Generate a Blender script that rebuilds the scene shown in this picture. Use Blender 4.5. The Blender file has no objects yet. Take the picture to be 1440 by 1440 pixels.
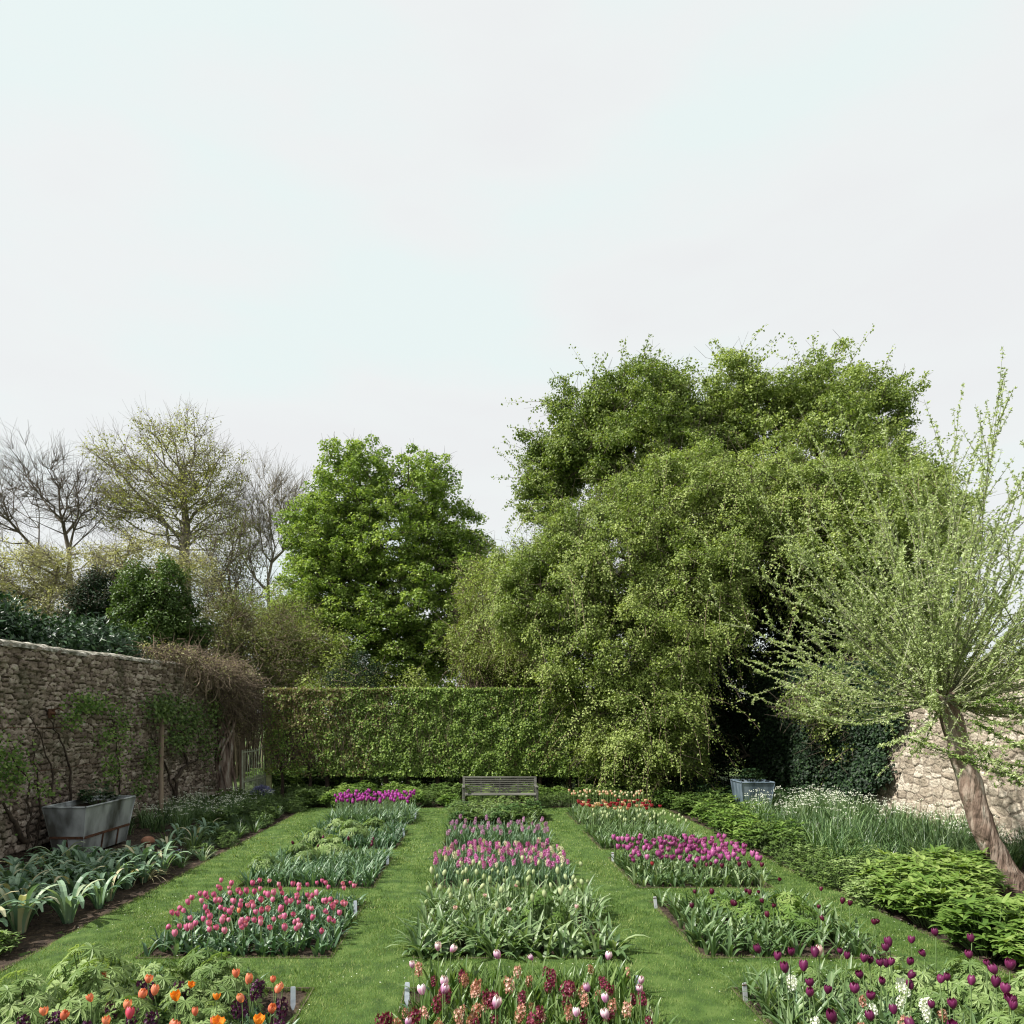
import bpy, math, random
import numpy as np
from mathutils import Vector

random.seed(7)
RNG = np.random.default_rng(11)
R = math.radians
SC = bpy.context.scene
COL = SC.collection

# ------------------------------------------------------------------ camera
CAM_H = 2.2
F_PX = 1000.0            # focal length in pixels of the 1440 px photograph
VPX, VPY = 670.0, 1010.0  # vanishing point of the paths
cd = bpy.data.cameras.new("camera")
cam = bpy.data.objects.new("camera", cd)
COL.objects.link(cam)
cam.location = (0, 0, CAM_H)
cam.rotation_euler = (R(90), 0, 0)
cd.sensor_width = 36
cd.lens = 36 * F_PX / 1440
cd.shift_x = (720 - VPX) / 1440
cd.shift_y = (VPY - 720) / 1440
cd.clip_start = 0.1
cd.clip_end = 2000
SC.camera = cam

# ------------------------------------------------------------------ world and sun
SUN_EL, SUN_DIR = 49, Vector((-0.90, -0.30, 0))
SUN_DIR.normalize()
sun_vec = Vector((SUN_DIR.x * math.cos(R(SUN_EL)), SUN_DIR.y * math.cos(R(SUN_EL)), math.sin(R(SUN_EL))))
sl = bpy.data.lights.new("sun", 'SUN')
sl.energy = 5.0
sl.angle = R(1.2)
sl.color = (1.0, 0.955, 0.88)
so = bpy.data.objects.new("sun", sl)
COL.objects.link(so)
so.rotation_euler = sun_vec.to_track_quat('Z', 'Y').to_euler()
so.location = (-20, -10, 40)

world = bpy.data.worlds.new("World")
SC.world = world
world.use_nodes = True
wt = world.node_tree
wt.nodes.clear()
wo = wt.nodes.new('ShaderNodeOutputWorld')
bg = wt.nodes.new('ShaderNodeBackground')
sky = wt.nodes.new('ShaderNodeTexSky')
sky.sky_type = 'NISHITA'
sky.sun_disc = False
sky.sun_elevation = R(SUN_EL)
sky.sun_rotation = math.atan2(SUN_DIR.x, SUN_DIR.y)
sky.air_density = 1.2
sky.dust_density = 4.0
skm = wt.nodes.new('ShaderNodeVectorMath'); skm.operation = 'SCALE'; skm.inputs['Scale'].default_value = 0.10
tc = wt.nodes.new('ShaderNodeTexCoord')
mp = wt.nodes.new('ShaderNodeMapping'); mp.inputs['Scale'].default_value = (1.0, 1.0, 3.2)
nz = wt.nodes.new('ShaderNodeTexNoise'); nz.inputs['Scale'].default_value = 1.9; nz.inputs['Detail'].default_value = 5
nz.inputs['Roughness'].default_value = 0.5
rp = wt.nodes.new('ShaderNodeValToRGB')
rp.color_ramp.elements[0].position = 0.40; rp.color_ramp.elements[0].color = (0.480, 0.487, 0.489, 1)
rp.color_ramp.elements[1].position = 0.62; rp.color_ramp.elements[1].color = (0.466, 0.515, 0.508, 1)
mid = rp.color_ramp.elements.new(0.5); mid.color = (0.487, 0.502, 0.500, 1)
mx = wt.nodes.new('ShaderNodeMix'); mx.data_type = 'RGBA'; mx.inputs['Factor'].default_value = 0.96
wt.links.new(tc.outputs['Generated'], mp.inputs['Vector'])
wt.links.new(mp.outputs[0], nz.inputs['Vector'])
wt.links.new(nz.outputs['Fac'], rp.inputs['Fac'])
wt.links.new(sky.outputs[0], skm.inputs[0])
wt.links.new(skm.outputs[0], mx.inputs['A'])
wt.links.new(rp.outputs[0], mx.inputs['B'])
wt.links.new(mx.outputs['Result'], bg.inputs['Color'])
bg.inputs['Strength'].default_value = 1.0
wt.links.new(bg.outputs[0], wo.inputs['Surface'])

SC.view_settings.view_transform = 'Standard'
SC.view_settings.look = 'None'
SC.view_settings.exposure = 0.85
SC.view_settings.gamma = 1.0
SC.render.engine = 'CYCLES'
cy = SC.cycles
cy.max_bounces = 5
cy.diffuse_bounces = 3
cy.glossy_bounces = 2
cy.transmission_bounces = 3
cy.transparent_max_bounces = 4
cy.caustics_reflective = False
cy.caustics_refractive = False
cy.use_denoising = True
cy.filter_width = 1.15
cy.diffuse_bounces = 4
try:
    cy.denoiser = 'OPENIMAGEDENOISE'
    cy.denoising_prefilter = 'ACCURATE'
except Exception:
    pass

# ------------------------------------------------------------------ helpers
def gx(px, Y):
    return (px - VPX) * Y / F_PX

def ground(px, py, z=0.0):
    """where the thing at height z seen at this spot of the photograph stands"""
    Y = (CAM_H - z) * F_PX / (py - VPY)
    return gx(px, Y), Y

def tag(o, label=None, cat=None, group=None, kind=None):
    if label: o['label'] = label
    if cat: o['category'] = cat
    if group: o['group'] = group
    if kind: o['kind'] = kind
    return o

def empty(name, loc, rz=0.0):
    o = bpy.data.objects.new(name, None)
    COL.objects.link(o)
    o.location = loc
    o.rotation_euler = (0, 0, rz)
    o.empty_display_size = 0.05
    return o

class Geo:
    """collects quads and triangles with one float per vertex and one material slot per face"""
    def __init__(self):
        self.V, self.A, self.Q, self.T, self.QM, self.TM = [], [], [], [], [], []
        self.n = 0
    def add(self, V, F, a=0.5, m=0):
        V = np.asarray(V, dtype=np.float32).reshape(-1, 3)
        F = np.asarray(F, dtype=np.int64)
        if len(V) == 0: return self
        self.V.append(V)
        self.A.append(np.broadcast_to(np.asarray(a, dtype=np.float32), (len(V),)).copy())
        if F.shape[1] == 4:
            self.Q.append(F + self.n); self.QM.append(np.full(len(F), m, dtype=np.int32))
        else:
            self.T.append(F + self.n); self.TM.append(np.full(len(F), m, dtype=np.int32))
        self.n += len(V)
        return self
    def mesh(self, name, mats, smooth=False):
        me = bpy.data.meshes.new(name)
        V = np.concatenate(self.V); A = np.concatenate(self.A)
        Q = np.concatenate(self.Q) if self.Q else np.zeros((0, 4), int)
        T = np.concatenate(self.T) if self.T else np.zeros((0, 3), int)
        me.vertices.add(len(V)); me.vertices.foreach_set('co', V.ravel())
        loops = np.concatenate([Q.ravel(), T.ravel()]).astype(np.int32)
        me.loops.add(len(loops)); me.loops.foreach_set('vertex_index', loops)
        npoly = len(Q) + len(T)
        me.polygons.add(npoly)
        starts = np.concatenate([np.arange(len(Q)) * 4, len(Q) * 4 + np.arange(len(T)) * 3]).astype(np.int32)
        me.polygons.foreach_set('loop_start', starts)
        try:
            tot = np.concatenate([np.full(len(Q), 4), np.full(len(T), 3)]).astype(np.int32)
            me.polygons.foreach_set('loop_total', tot)
        except Exception:
            pass
        mi = np.concatenate(self.QM + self.TM) if (self.QM or self.TM) else np.zeros(0, np.int32)
        me.polygons.foreach_set('material_index', mi.astype(np.int32))
        at = me.attributes.new('v', 'FLOAT', 'POINT')
        at.data.foreach_set('value', A)
        for m in (mats if isinstance(mats, (list, tuple)) else [mats]):
            me.materials.append(m)
        me.polygons.foreach_set('use_smooth', np.full(npoly, bool(smooth)))
        me.update(calc_edges=True)
        return me
    def build(self, name, mats, parent=None, loc=None, smooth=False):
        o = bpy.data.objects.new(name, self.mesh(name, mats, smooth))
        COL.objects.link(o)
        if parent is not None: o.parent = parent
        if loc is not None: o.location = loc
        return o

def link(name, me, parent=None):
    o = bpy.data.objects.new(name, me)
    COL.objects.link(o)
    if parent is not None: o.parent = parent
    return o

def norm(v):
    return v / np.maximum(np.linalg.norm(v, axis=-1, keepdims=True), 1e-9)

def rdir(n, rng=RNG):
    return norm(rng.normal(size=(n, 3)))

def leaves(g, P, T, N, L, W, a, fold=0.12, m=0):
    """n folded diamond leaves from base P along T with face normal near N"""
    P = np.asarray(P, float); n = len(P)
    L = np.broadcast_to(np.asarray(L, float), (n,))[:, None]; W = np.broadcast_to(np.asarray(W, float), (n,))[:, None]
    T = norm(np.broadcast_to(T, (n, 3))); B = norm(np.cross(np.broadcast_to(N, (n, 3)), T)); N2 = np.cross(T, B)
    V = np.stack([P, P + T * L * .45 + B * W * .5 + N2 * L * fold, P + T * L, P + T * L * .45 - B * W * .5 + N2 * L * fold], 1)
    F = np.arange(n * 4).reshape(n, 4)
    g.add(V, F, np.repeat(np.broadcast_to(a, (n,)), 4), m)

def blades(g, P, az, L, W, lean, droop, a, segs=5, prof=None, chan=0.25, m=0, tipw=0.05, power=1.5, twist=0.0):
    """n strap-shaped leaves with a channelled section, leaving P at angle lean from upright and bending by droop"""
    P = np.asarray(P, float).reshape(-1, 3); n = len(P)
    bc = lambda x: np.broadcast_to(np.asarray(x, float), (n,))
    az, L, W, lean, droop, a = map(bc, (az, L, W, lean, droop, a))
    s = np.linspace(0, 1, segs + 1)
    th = lean[:, None] + droop[:, None] * (s[None, :] ** power)
    ds = L[:, None] / segs
    thm = (th[:, 1:] + th[:, :-1]) / 2
    r = np.concatenate([np.zeros((n, 1)), np.cumsum(np.sin(thm) * ds, 1)], 1)
    z = np.concatenate([np.zeros((n, 1)), np.cumsum(np.cos(thm) * ds, 1)], 1)
    if prof is None:
        prof = np.sin(np.pi * (0.12 + 0.86 * s) ** 0.8) ** 0.7
    w = W[:, None] * np.maximum(prof, tipw)[None, :] / 2
    ca, sa = np.cos(az)[:, None], np.sin(az)[:, None]
    cx = P[:, 0:1] + r * ca; cyy = P[:, 1:2] + r * sa; cz = P[:, 2:3] + z
    tw = twist * s[None, :]
    bx, by = -np.sin(az[:, None] + tw), np.cos(az[:, None] + tw)
    nx, ny, nzz = -np.cos(th) * ca, -np.cos(th) * sa, np.sin(th)
    off = chan * w
    Lf = np.stack([cx + bx * w, cyy + by * w, cz + 0 * w], -1) + np.stack([nx, ny, nzz], -1) * off[..., None]
    Rt = np.stack([cx - bx * w, cyy - by * w, cz + 0 * w], -1) + np.stack([nx, ny, nzz], -1) * off[..., None]
    Md = np.stack([cx, cyy, cz], -1)
    V = np.stack([Lf, Md, Rt], 2).reshape(n, (segs + 1) * 3, 3)
    base = []
    for i in range(segs):
        for j in range(2):
            q = i * 3 + j
            base.append([q, q + 1, q + 4, q + 3])
    base = np.array(base)
    F = (np.arange(n)[:, None, None] * ((segs + 1) * 3) + base[None]).reshape(-1, 4)
    av = np.repeat(a, (segs + 1) * 3)
    g.add(V.reshape(-1, 3), F, av, m)
    return Md[:, -1]

def tubes(g, P0, P1, r0, r1, a=0.5, k=5, m=0):
    P0 = np.asarray(P0, float).reshape(-1, 3); P1 = np.asarray(P1, float).reshape(-1, 3); n = len(P0)
    if n == 0: return
    r0 = np.broadcast_to(np.asarray(r0, float), (n,)); r1 = np.broadcast_to(np.asarray(r1, float), (n,))
    D = norm(P1 - P0)
    ref = np.where(np.abs(D[:, 2:3]) < 0.9, np.array([[0, 0, 1.0]]), np.array([[1.0, 0, 0]]))
    U = norm(np.cross(D, ref)); Wv = np.cross(D, U)
    t = np.arange(k) * 2 * np.pi / k
    ring = U[:, None] * np.cos(t)[None, :, None] + Wv[:, None] * np.sin(t)[None, :, None]
    A_ = P0[:, None] + ring * r0[:, None, None]; B_ = P1[:, None] + ring * r1[:, None, None]
    V = np.concatenate([A_, B_], 1)
    f = np.array([[i, (i + 1) % k, k + (i + 1) % k, k + i] for i in range(k)])
    F = (np.arange(n)[:, None, None] * (2 * k) + f[None]).reshape(-1, 4)
    g.add(V.reshape(-1, 3), F, np.repeat(np.broadcast_to(a, (n,)), 2 * k), m)

def polytube(g, pts, radii, a=0.5, k=8, m=0, cap=True):
    """one continuous tube along a polyline"""
    pts = np.asarray(pts, float); n = len(pts)
    radii = np.broadcast_to(np.asarray(radii, float), (n,))
    D = norm(np.gradient(pts, axis=0))
    U = np.cross(D[0], [0.13, 0.2, 1.0] if abs(D[0][2]) < .9 else [1.0, 0.1, 0.0]); U /= np.linalg.norm(U)
    V = []
    t = np.arange(k) * 2 * np.pi / k
    for i in range(n):
        U = U - D[i] * np.dot(U, D[i]); U /= np.linalg.norm(U)
        Wv = np.cross(D[i], U)
        V.append(pts[i] + radii[i] * (np.cos(t)[:, None] * U + np.sin(t)[:, None] * Wv))
    V = np.concatenate(V)
    F = [[i * k + j, i * k + (j + 1) % k, (i + 1) * k + (j + 1) % k, (i + 1) * k + j] for i in range(n - 1) for j in range(k)]
    g.add(V, F, a, m)
    if cap:
        for e, idx in ((pts[0], 0), (pts[-1], n - 1)):
            VV = np.concatenate([V[idx * k:(idx + 1) * k], e[None]])
            g.add(VV, [[j, (j + 1) % k, k] for j in range(k)], a, m)

def box(g, c, s, a=0.5, m=0, rot=0.0, bevel=0.0):
    """bevelled box: centre c, size s, turned by rot about z"""
    cx, cy_, cz = c; sx, sy, sz = [v / 2 for v in s]
    b = min(bevel, sx * .9, sy * .9, sz * .9)
    if b <= 0:
        V = np.array([[x, y, z] for z in (-sz, sz) for y in (-sy, sy) for x in (-sx, sx)], float)
        F = [[0, 2, 3, 1], [4, 5, 7, 6], [0, 1, 5, 4], [2, 6, 7, 3], [0, 4, 6, 2], [1, 3, 7, 5]]
        T = None
    else:
        V = []
        for z in (-1, 1):
            for y in (-1, 1):
                for x in (-1, 1):
                    V += [[x * sx, y * (sy - b), z * (sz - b)], [x * (sx - b), y * sy, z * (sz - b)], [x * (sx - b), y * (sy - b), z * sz]]
        V = np.array(V, float)
        i = lambda x, y, z, k: ((z > 0) * 4 + (y > 0) * 2 + (x > 0)) * 3 + k
        F, T = [], []
        for s_ in (-1, 1):
            F.append([i(s_, -1, -1, 0), i(s_, 1, -1, 0), i(s_, 1, 1, 0), i(s_, -1, 1, 0)])
            F.append([i(-1, s_, -1, 1), i(1, s_, -1, 1), i(1, s_, 1, 1), i(-1, s_, 1, 1)])
            F.append([i(-1, -1, s_, 2), i(1, -1, s_, 2), i(1, 1, s_, 2), i(-1, 1, s_, 2)])
        for p in (-1, 1):
            for q in (-1, 1):
                F.append([i(p, q, -1, 0), i(p, q, -1, 1), i(p, q, 1, 1), i(p, q, 1, 0)])
                F.append([i(p, -1, q, 0), i(p, -1, q, 2), i(p, 1, q, 2), i(p, 1, q, 0)])
                F.append([i(-1, p, q, 1), i(-1, p, q, 2), i(1, p, q, 2), i(1, p, q, 1)])
                for r_ in (-1, 1):
                    T.append([i(p, q, r_, 0), i(p, q, r_, 1), i(p, q, r_, 2)])
    c_, s__ = math.cos(rot), math.sin(rot)
    V = V @ np.array([[c_, s__, 0], [-s__, c_, 0], [0, 0, 1]]) + np.array([cx, cy_, cz])
    n0 = g.n
    g.add(V, F, a, m)
    if T is not None:
        g.T.append(np.array(T) + n0); g.TM.append(np.full(len(T), m, np.int32))

def bar(g, p0, p1, w, h, a=0.5, m=0):
    """rectangular bar between two points"""
    p0 = np.array(p0, float); p1 = np.array(p1, float)
    D = p1 - p0; D /= np.linalg.norm(D)
    ref = np.array([0, 0, 1.0]) if abs(D[2]) < .9 else np.array([0, 1.0, 0])
    U = np.cross(D, ref); U /= np.linalg.norm(U); Wv = np.cross(U, D)
    V = [p + U * w / 2 * x + Wv * h / 2 * y for p in (p0, p1) for x, y in ((-1, -1), (1, -1), (1, 1), (-1, 1))]
    g.add(V, [[0, 1, 2, 3], [4, 7, 6, 5], [0, 4, 5, 1], [1, 5, 6, 2], [2, 6, 7, 3], [3, 7, 4, 0]], a, m)

def smoothnoise(P, seed=0, octaves=3, scale=1.0):
    """cheap smooth noise: sums of sines in turned directions, about -1..1"""
    rng = np.random.default_rng(seed)
    P = np.asarray(P, float)
    out = np.zeros(P.shape[0]); amp = 1.0; tot = 0
    for o in range(octaves):
        for _ in range(4):
            k = rng.normal(size=P.shape[1]); k /= np.linalg.norm(k)
            out += amp * np.sin((P @ k) * scale * 2 ** o * 2.1 + rng.uniform(0, 6.28)) / 2.2
        tot += amp; amp *= 0.55
    return out / tot

def gridnoise(P, cell, seed):
    """value noise on a jittered grid, 0..1, no direction of its own"""
    P = np.asarray(P, float) / cell + 1000.0
    n = 257; tab = np.random.default_rng(seed).uniform(0, 1, (n, n))
    i = np.floor(P).astype(int); f = P - i; f = f * f * (3 - 2 * f)
    g_ = lambda a, b: tab[(i[:, 0] + a) % n, (i[:, 1] + b) % n]
    return (g_(0, 0) * (1 - f[:, 0]) + g_(1, 0) * f[:, 0]) * (1 - f[:, 1]) + (g_(0, 1) * (1 - f[:, 0]) + g_(1, 1) * f[:, 0]) * f[:, 1]

# ------------------------------------------------------------------ materials
def newmat(name):
    m = bpy.data.materials.new(name); m.use_nodes = True
    nt = m.node_tree; nt.nodes.clear()
    out = nt.nodes.new('ShaderNodeOutputMaterial')
    p = nt.nodes.new('ShaderNodeBsdfPrincipled')
    nt.links.new(p.outputs[0], out.inputs['Surface'])
    return m, nt, p, out

def ramp(nt, stops):
    r = nt.nodes.new('ShaderNodeValToRGB')
    e = r.color_ramp.elements
    while len(e) < len(stops): e.new(0.5)
    for x, (pos, c) in zip(e, stops):
        x.position = pos; x.color = (*c, 1)
    return r

def leafmat(name, stops, trans=0.3, rough=0.5, spec=0.35, jitter=0.0, noise=0.0, nscale=3.0):
    """leaf colour from the per-leaf value; jitter adds a shift per plant, noise a shift over space"""
    m, nt, p, out = newmat(name)
    at = nt.nodes.new('ShaderNodeAttribute'); at.attribute_name = 'v'
    src = at.outputs['Fac']
    if jitter:
        oi = nt.nodes.new('ShaderNodeObjectInfo')
        ma = nt.nodes.new('ShaderNodeMath'); ma.operation = 'MULTIPLY_ADD'
        ma.inputs[1].default_value = jitter; nt.links.new(oi.outputs['Random'], ma.inputs[0]); nt.links.new(src, ma.inputs[2])
        mb = nt.nodes.new('ShaderNodeMath'); mb.operation = 'SUBTRACT'; mb.inputs[1].default_value = jitter / 2
        nt.links.new(ma.outputs[0], mb.inputs[0]); src = mb.outputs[0]
    if noise:
        ge = nt.nodes.new('ShaderNodeNewGeometry')
        n_ = nt.nodes.new('ShaderNodeTexNoise'); n_.inputs['Scale'].default_value = nscale; n_.inputs['Detail'].default_value = 2
        nt.links.new(ge.outputs['Position'], n_.inputs['Vector'])
        ma = nt.nodes.new('ShaderNodeMath'); ma.operation = 'MULTIPLY_ADD'; ma.inputs[1].default_value = noise
        nt.links.new(n_.outputs['Fac'], ma.inputs[0]); nt.links.new(src, ma.inputs[2])
        mb = nt.nodes.new('ShaderNodeMath'); mb.operation = 'SUBTRACT'; mb.inputs[1].default_value = noise / 2
        nt.links.new(ma.outputs[0], mb.inputs[0]); src = mb.outputs[0]
    r = ramp(nt, stops)
    nt.links.new(src, r.inputs['Fac'])
    nt.links.new(r.outputs[0], p.inputs['Base Color'])
    p.inputs['Roughness'].default_value = rough
    p.inputs['Specular IOR Level'].default_value = spec
    if trans > 0:
        tr = nt.nodes.new('ShaderNodeBsdfTranslucent')
        hs = nt.nodes.new('ShaderNodeMix'); hs.data_type = 'RGBA'; hs.blend_type = 'MULTIPLY'; hs.inputs['Factor'].default_value = 1.0
        hs.inputs['B'].default_value = (1.15, 1.2, 0.55, 1)
        nt.links.new(r.outputs[0], hs.inputs['A']); nt.links.new(hs.outputs['Result'], tr.inputs['Color'])
        ms = nt.nodes.new('ShaderNodeMixShader'); ms.inputs[0].default_value = trans
        nt.links.new(p.outputs[0], ms.inputs[1]); nt.links.new(tr.outputs[0], ms.inputs[2])
        nt.links.new(ms.outputs[0], out.inputs['Surface'])
    return m

def surfmat(name, stops, scale=4.0, detail=6, rough=0.85, bump=0.3, bscale=20.0, spec=0.3, metal=0.0, stretch=(1, 1, 1), attr=0.0, bdist=0.02):
    m, nt, p, out = newmat(name)
    ge = nt.nodes.new('ShaderNodeTexCoord')
    mpn = nt.nodes.new('ShaderNodeMapping'); mpn.inputs['Scale'].default_value = stretch
    nt.links.new(ge.outputs['Object'], mpn.inputs['Vector'])
    n_ = nt.nodes.new('ShaderNodeTexNoise'); n_.inputs['Scale'].default_value = scale; n_.inputs['Detail'].default_value = detail
    nt.links.new(mpn.outputs[0], n_.inputs['Vector'])
    src = n_.outputs['Fac']
    if attr:
        at = nt.nodes.new('ShaderNodeAttribute'); at.attribute_name = 'v'
        ma = nt.nodes.new('ShaderNodeMath'); ma.operation = 'MULTIPLY_ADD'; ma.inputs[1].default_value = attr
        nt.links.new(at.outputs['Fac'], ma.inputs[0]); nt.links.new(src, ma.inputs[2])
        mb = nt.nodes.new('ShaderNodeMath'); mb.operation = 'SUBTRACT'; mb.inputs[1].default_value = attr / 2
        nt.links.new(ma.outputs[0], mb.inputs[0]); src = mb.outputs[0]
    r = ramp(nt, stops)
    nt.links.new(src, r.inputs['Fac']); nt.links.new(r.outputs[0], p.inputs['Base Color'])
    p.inputs['Roughness'].default_value = rough; p.inputs['Specular IOR Level'].default_value = spec
    p.inputs['Metallic'].default_value = metal
    if bump:
        nb = nt.nodes.new('ShaderNodeTexNoise'); nb.inputs['Scale'].default_value = bscale; nb.inputs['Detail'].default_value = 5
        nt.links.new(mpn.outputs[0], nb.inputs['Vector'])
        b = nt.nodes.new('ShaderNodeBump'); b.inputs['Strength'].default_value = bump; b.inputs['Distance'].default_value = bdist
        nt.links.new(nb.outputs['Fac'], b.inputs['Height']); nt.links.new(b.outputs[0], p.inputs['Normal'])
    return m

M = {}
M['soil'] = surfmat('soil', [(0.3, (0.018, 0.012, 0.008)), (0.55, (0.045, 0.031, 0.021)), (0.75, (0.10, 0.07, 0.045))], 14, 8, 0.95, 0.9, 40)
M['lawn'] = surfmat('lawn', [(0.3, (0.025, 0.055, 0.010)), (0.5, (0.055, 0.105, 0.018)), (0.72, (0.11, 0.165, 0.04))], 5.0, 12, 0.9, 0.9, 90, attr=0.0)
M['grass'] = leafmat('grass', [(0, (0.034, 0.080, 0.012)), (0.45, (0.095, 0.168, 0.030)), (0.85, (0.195, 0.275, 0.07)), (1, (0.36, 0.39, 0.17))], 0.35, 0.55, 0.25, noise=0.7, nscale=1.6)
M['field'] = surfmat('field', [(0.3, (0.04, 0.07, 0.015)), (0.7, (0.08, 0.12, 0.03))], 0.5, 8, 0.95, 0.5, 8)
M['edging'] = surfmat('edging', [(0.3, (0.06, 0.045, 0.035)), (0.7, (0.14, 0.11, 0.085))], 8, 5, 0.7, 0.3, 30)
M['tulipleaf'] = leafmat('tulip_leaf', [(0, (0.030, 0.075, 0.034)), (0.5, (0.075, 0.15, 0.070)), (1, (0.21, 0.31, 0.18))], 0.25, 0.42, 0.5, jitter=0.4)
M['tulipleaflight'] = leafmat('light_tulip_leaf', [(0, (0.045, 0.095, 0.028)), (0.5, (0.12, 0.195, 0.075)), (1, (0.30, 0.38, 0.20))], 0.3, 0.42, 0.5, jitter=0.4)
M['stem'] = leafmat('stem', [(0, (0.09, 0.15, 0.05)), (1, (0.16, 0.23, 0.09))], 0.0, 0.5, 0.4)
M['hyleaf'] = leafmat('hyacinth_leaf', [(0, (0.035, 0.085, 0.018)), (0.5, (0.085, 0.155, 0.035)), (1, (0.19, 0.27, 0.09))], 0.3, 0.38, 0.5, jitter=0.3)
def petal(name, a, b, c, tr=0.3): M[name] = leafmat(name, [(0, a), (0.5, b), (1, c)], tr, 0.45, 0.35, jitter=0.35)
petal('pink', (0.40, 0.06, 0.17), (0.58, 0.15, 0.30), (0.80, 0.48, 0.56))
petal('orange', (0.50, 0.11, 0.065), (0.68, 0.21, 0.12), (0.80, 0.40, 0.24))
petal('amber', (0.62, 0.13, 0.02), (0.75, 0.24, 0.02), (0.80, 0.38, 0.06))
petal('rose', (0.45, 0.04, 0.09), (0.60, 0.08, 0.14), (0.75, 0.22, 0.2))
petal('maroon', (0.04, 0.003, 0.015), (0.085, 0.007, 0.028), (0.16, 0.02, 0.05))
petal('purple', (0.05, 0.004, 0.028), (0.115, 0.012, 0.06), (0.28, 0.05, 0.17))
petal('mauve', (0.17, 0.025, 0.12), (0.36, 0.075, 0.25), (0.62, 0.26, 0.46))
petal('magenta', (0.20, 0.015, 0.17), (0.33, 0.03, 0.29), (0.48, 0.09, 0.42))
petal('bicolour', (0.22, 0.02, 0.17), (0.52, 0.24, 0.44), (0.80, 0.70, 0.76))
petal('cream', (0.27, 0.36, 0.15), (0.40, 0.46, 0.24), (0.58, 0.60, 0.38))
petal('palepink', (0.55, 0.32, 0.35), (0.65, 0.42, 0.42), (0.75, 0.6, 0.55))
petal('red', (0.20, 0.012, 0.02), (0.33, 0.03, 0.045), (0.48, 0.12, 0.11))
petal('peach', (0.50, 0.25, 0.15), (0.66, 0.45, 0.29), (0.72, 0.62, 0.40))
petal('darkhy', (0.02, 0.003, 0.015), (0.055, 0.008, 0.045), (0.12, 0.025, 0.10))
petal('redhy', (0.08, 0.006, 0.022), (0.17, 0.018, 0.05), (0.30, 0.07, 0.11))
petal('fadedhy', (0.26, 0.09, 0.05), (0.50, 0.25, 0.19), (0.70, 0.54, 0.46))
petal('pinkhy', (0.34, 0.05, 0.22), (0.54, 0.13, 0.40), (0.74, 0.40, 0.62))
petal('lilachy', (0.30, 0.12, 0.26), (0.44, 0.22, 0.40), (0.60, 0.40, 0.54))
petal('creamhy', (0.50, 0.44, 0.24), (0.60, 0.57, 0.40), (0.72, 0.70, 0.56))
petal('white', (0.62, 0.65, 0.58), (0.78, 0.80, 0.74), (0.85, 0.86, 0.82))
petal('blue', (0.12, 0.12, 0.30), (0.20, 0.20, 0.42), (0.32, 0.32, 0.55))
M['delph'] = leafmat('lobed_leaf', [(0, (0.085, 0.15, 0.04)), (0.5, (0.19, 0.28, 0.09)), (1, (0.36, 0.45, 0.20))], 0.35, 0.5, 0.3, jitter=0.3)
M['bright'] = leafmat('bright_leaf', [(0, (0.055, 0.115, 0.020)), (0.5, (0.125, 0.215, 0.04)), (1, (0.28, 0.37, 0.11))], 0.35, 0.55, 0.3, jitter=0.5)
M['darkleaf'] = leafmat('dark_leaf', [(0, (0.03, 0.058, 0.014)), (0.5, (0.075, 0.13, 0.028)), (1, (0.16, 0.23, 0.065))], 0.25, 0.5, 0.3, jitter=0.3)
M['strap'] = leafmat('strap_leaf', [(0, (0.055, 0.11, 0.06)), (0.5, (0.13, 0.22, 0.13)), (0.85, (0.25, 0.36, 0.23)), (1, (0.50, 0.45, 0.28))], 0.25, 0.4, 0.5, jitter=0.3)
M['snowleaf'] = leafmat('snowflake_leaf', [(0, (0.020, 0.055, 0.015)), (0.5, (0.065, 0.13, 0.038)), (1, (0.18, 0.27, 0.11))], 0.25, 0.4, 0.5, jitter=0.3)
M['laurel'] = leafmat('laurel_leaf', [(0, (0.012, 0.032, 0.012)), (0.5, (0.028, 0.068, 0.026)), (1, (0.07, 0.13, 0.055))], 0.12, 0.40, 0.4)
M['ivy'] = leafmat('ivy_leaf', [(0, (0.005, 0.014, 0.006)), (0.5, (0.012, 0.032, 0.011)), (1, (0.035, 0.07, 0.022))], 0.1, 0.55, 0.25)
M['maple'] = leafmat('sycamore_leaf', [(0, (0.085, 0.145, 0.030)), (0.5, (0.195, 0.285, 0.06)), (1, (0.40, 0.49, 0.15))], 0.4, 0.5, 0.3)
M['mass'] = leafmat('draped_leaf', [(0, (0.085, 0.13, 0.025)), (0.5, (0.20, 0.27, 0.06)), (1, (0.41, 0.48, 0.16))], 0.35, 0.5, 0.35, noise=0.9, nscale=0.5)
M['massdark'] = leafmat('upper_leaf', [(0, (0.06, 0.10, 0.018)), (0.5, (0.15, 0.215, 0.04)), (1, (0.31, 0.37, 0.12))], 0.35, 0.5, 0.35, noise=0.7, nscale=0.6)
M['olive'] = leafmat('olive_leaf', [(0, (0.11, 0.15, 0.03)), (0.5, (0.22, 0.28, 0.065)), (1, (0.38, 0.43, 0.16))], 0.35, 0.55, 0.3, noise=0.5, nscale=0.4)
M['scrub'] = leafmat('scrub_leaf', [(0, (0.07, 0.08, 0.025)), (0.5, (0.14, 0.16, 0.055)), (1, (0.24, 0.25, 0.11))], 0.3, 0.55, 0.3, noise=0.5, nscale=0.4)
M['tan'] = leafmat('spring_leaf', [(0, (0.22, 0.21, 0.10)), (0.5, (0.35, 0.345, 0.18)), (1, (0.50, 0.48, 0.30))], 0.3, 0.6, 0.25, noise=0.5, nscale=0.3)
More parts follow.
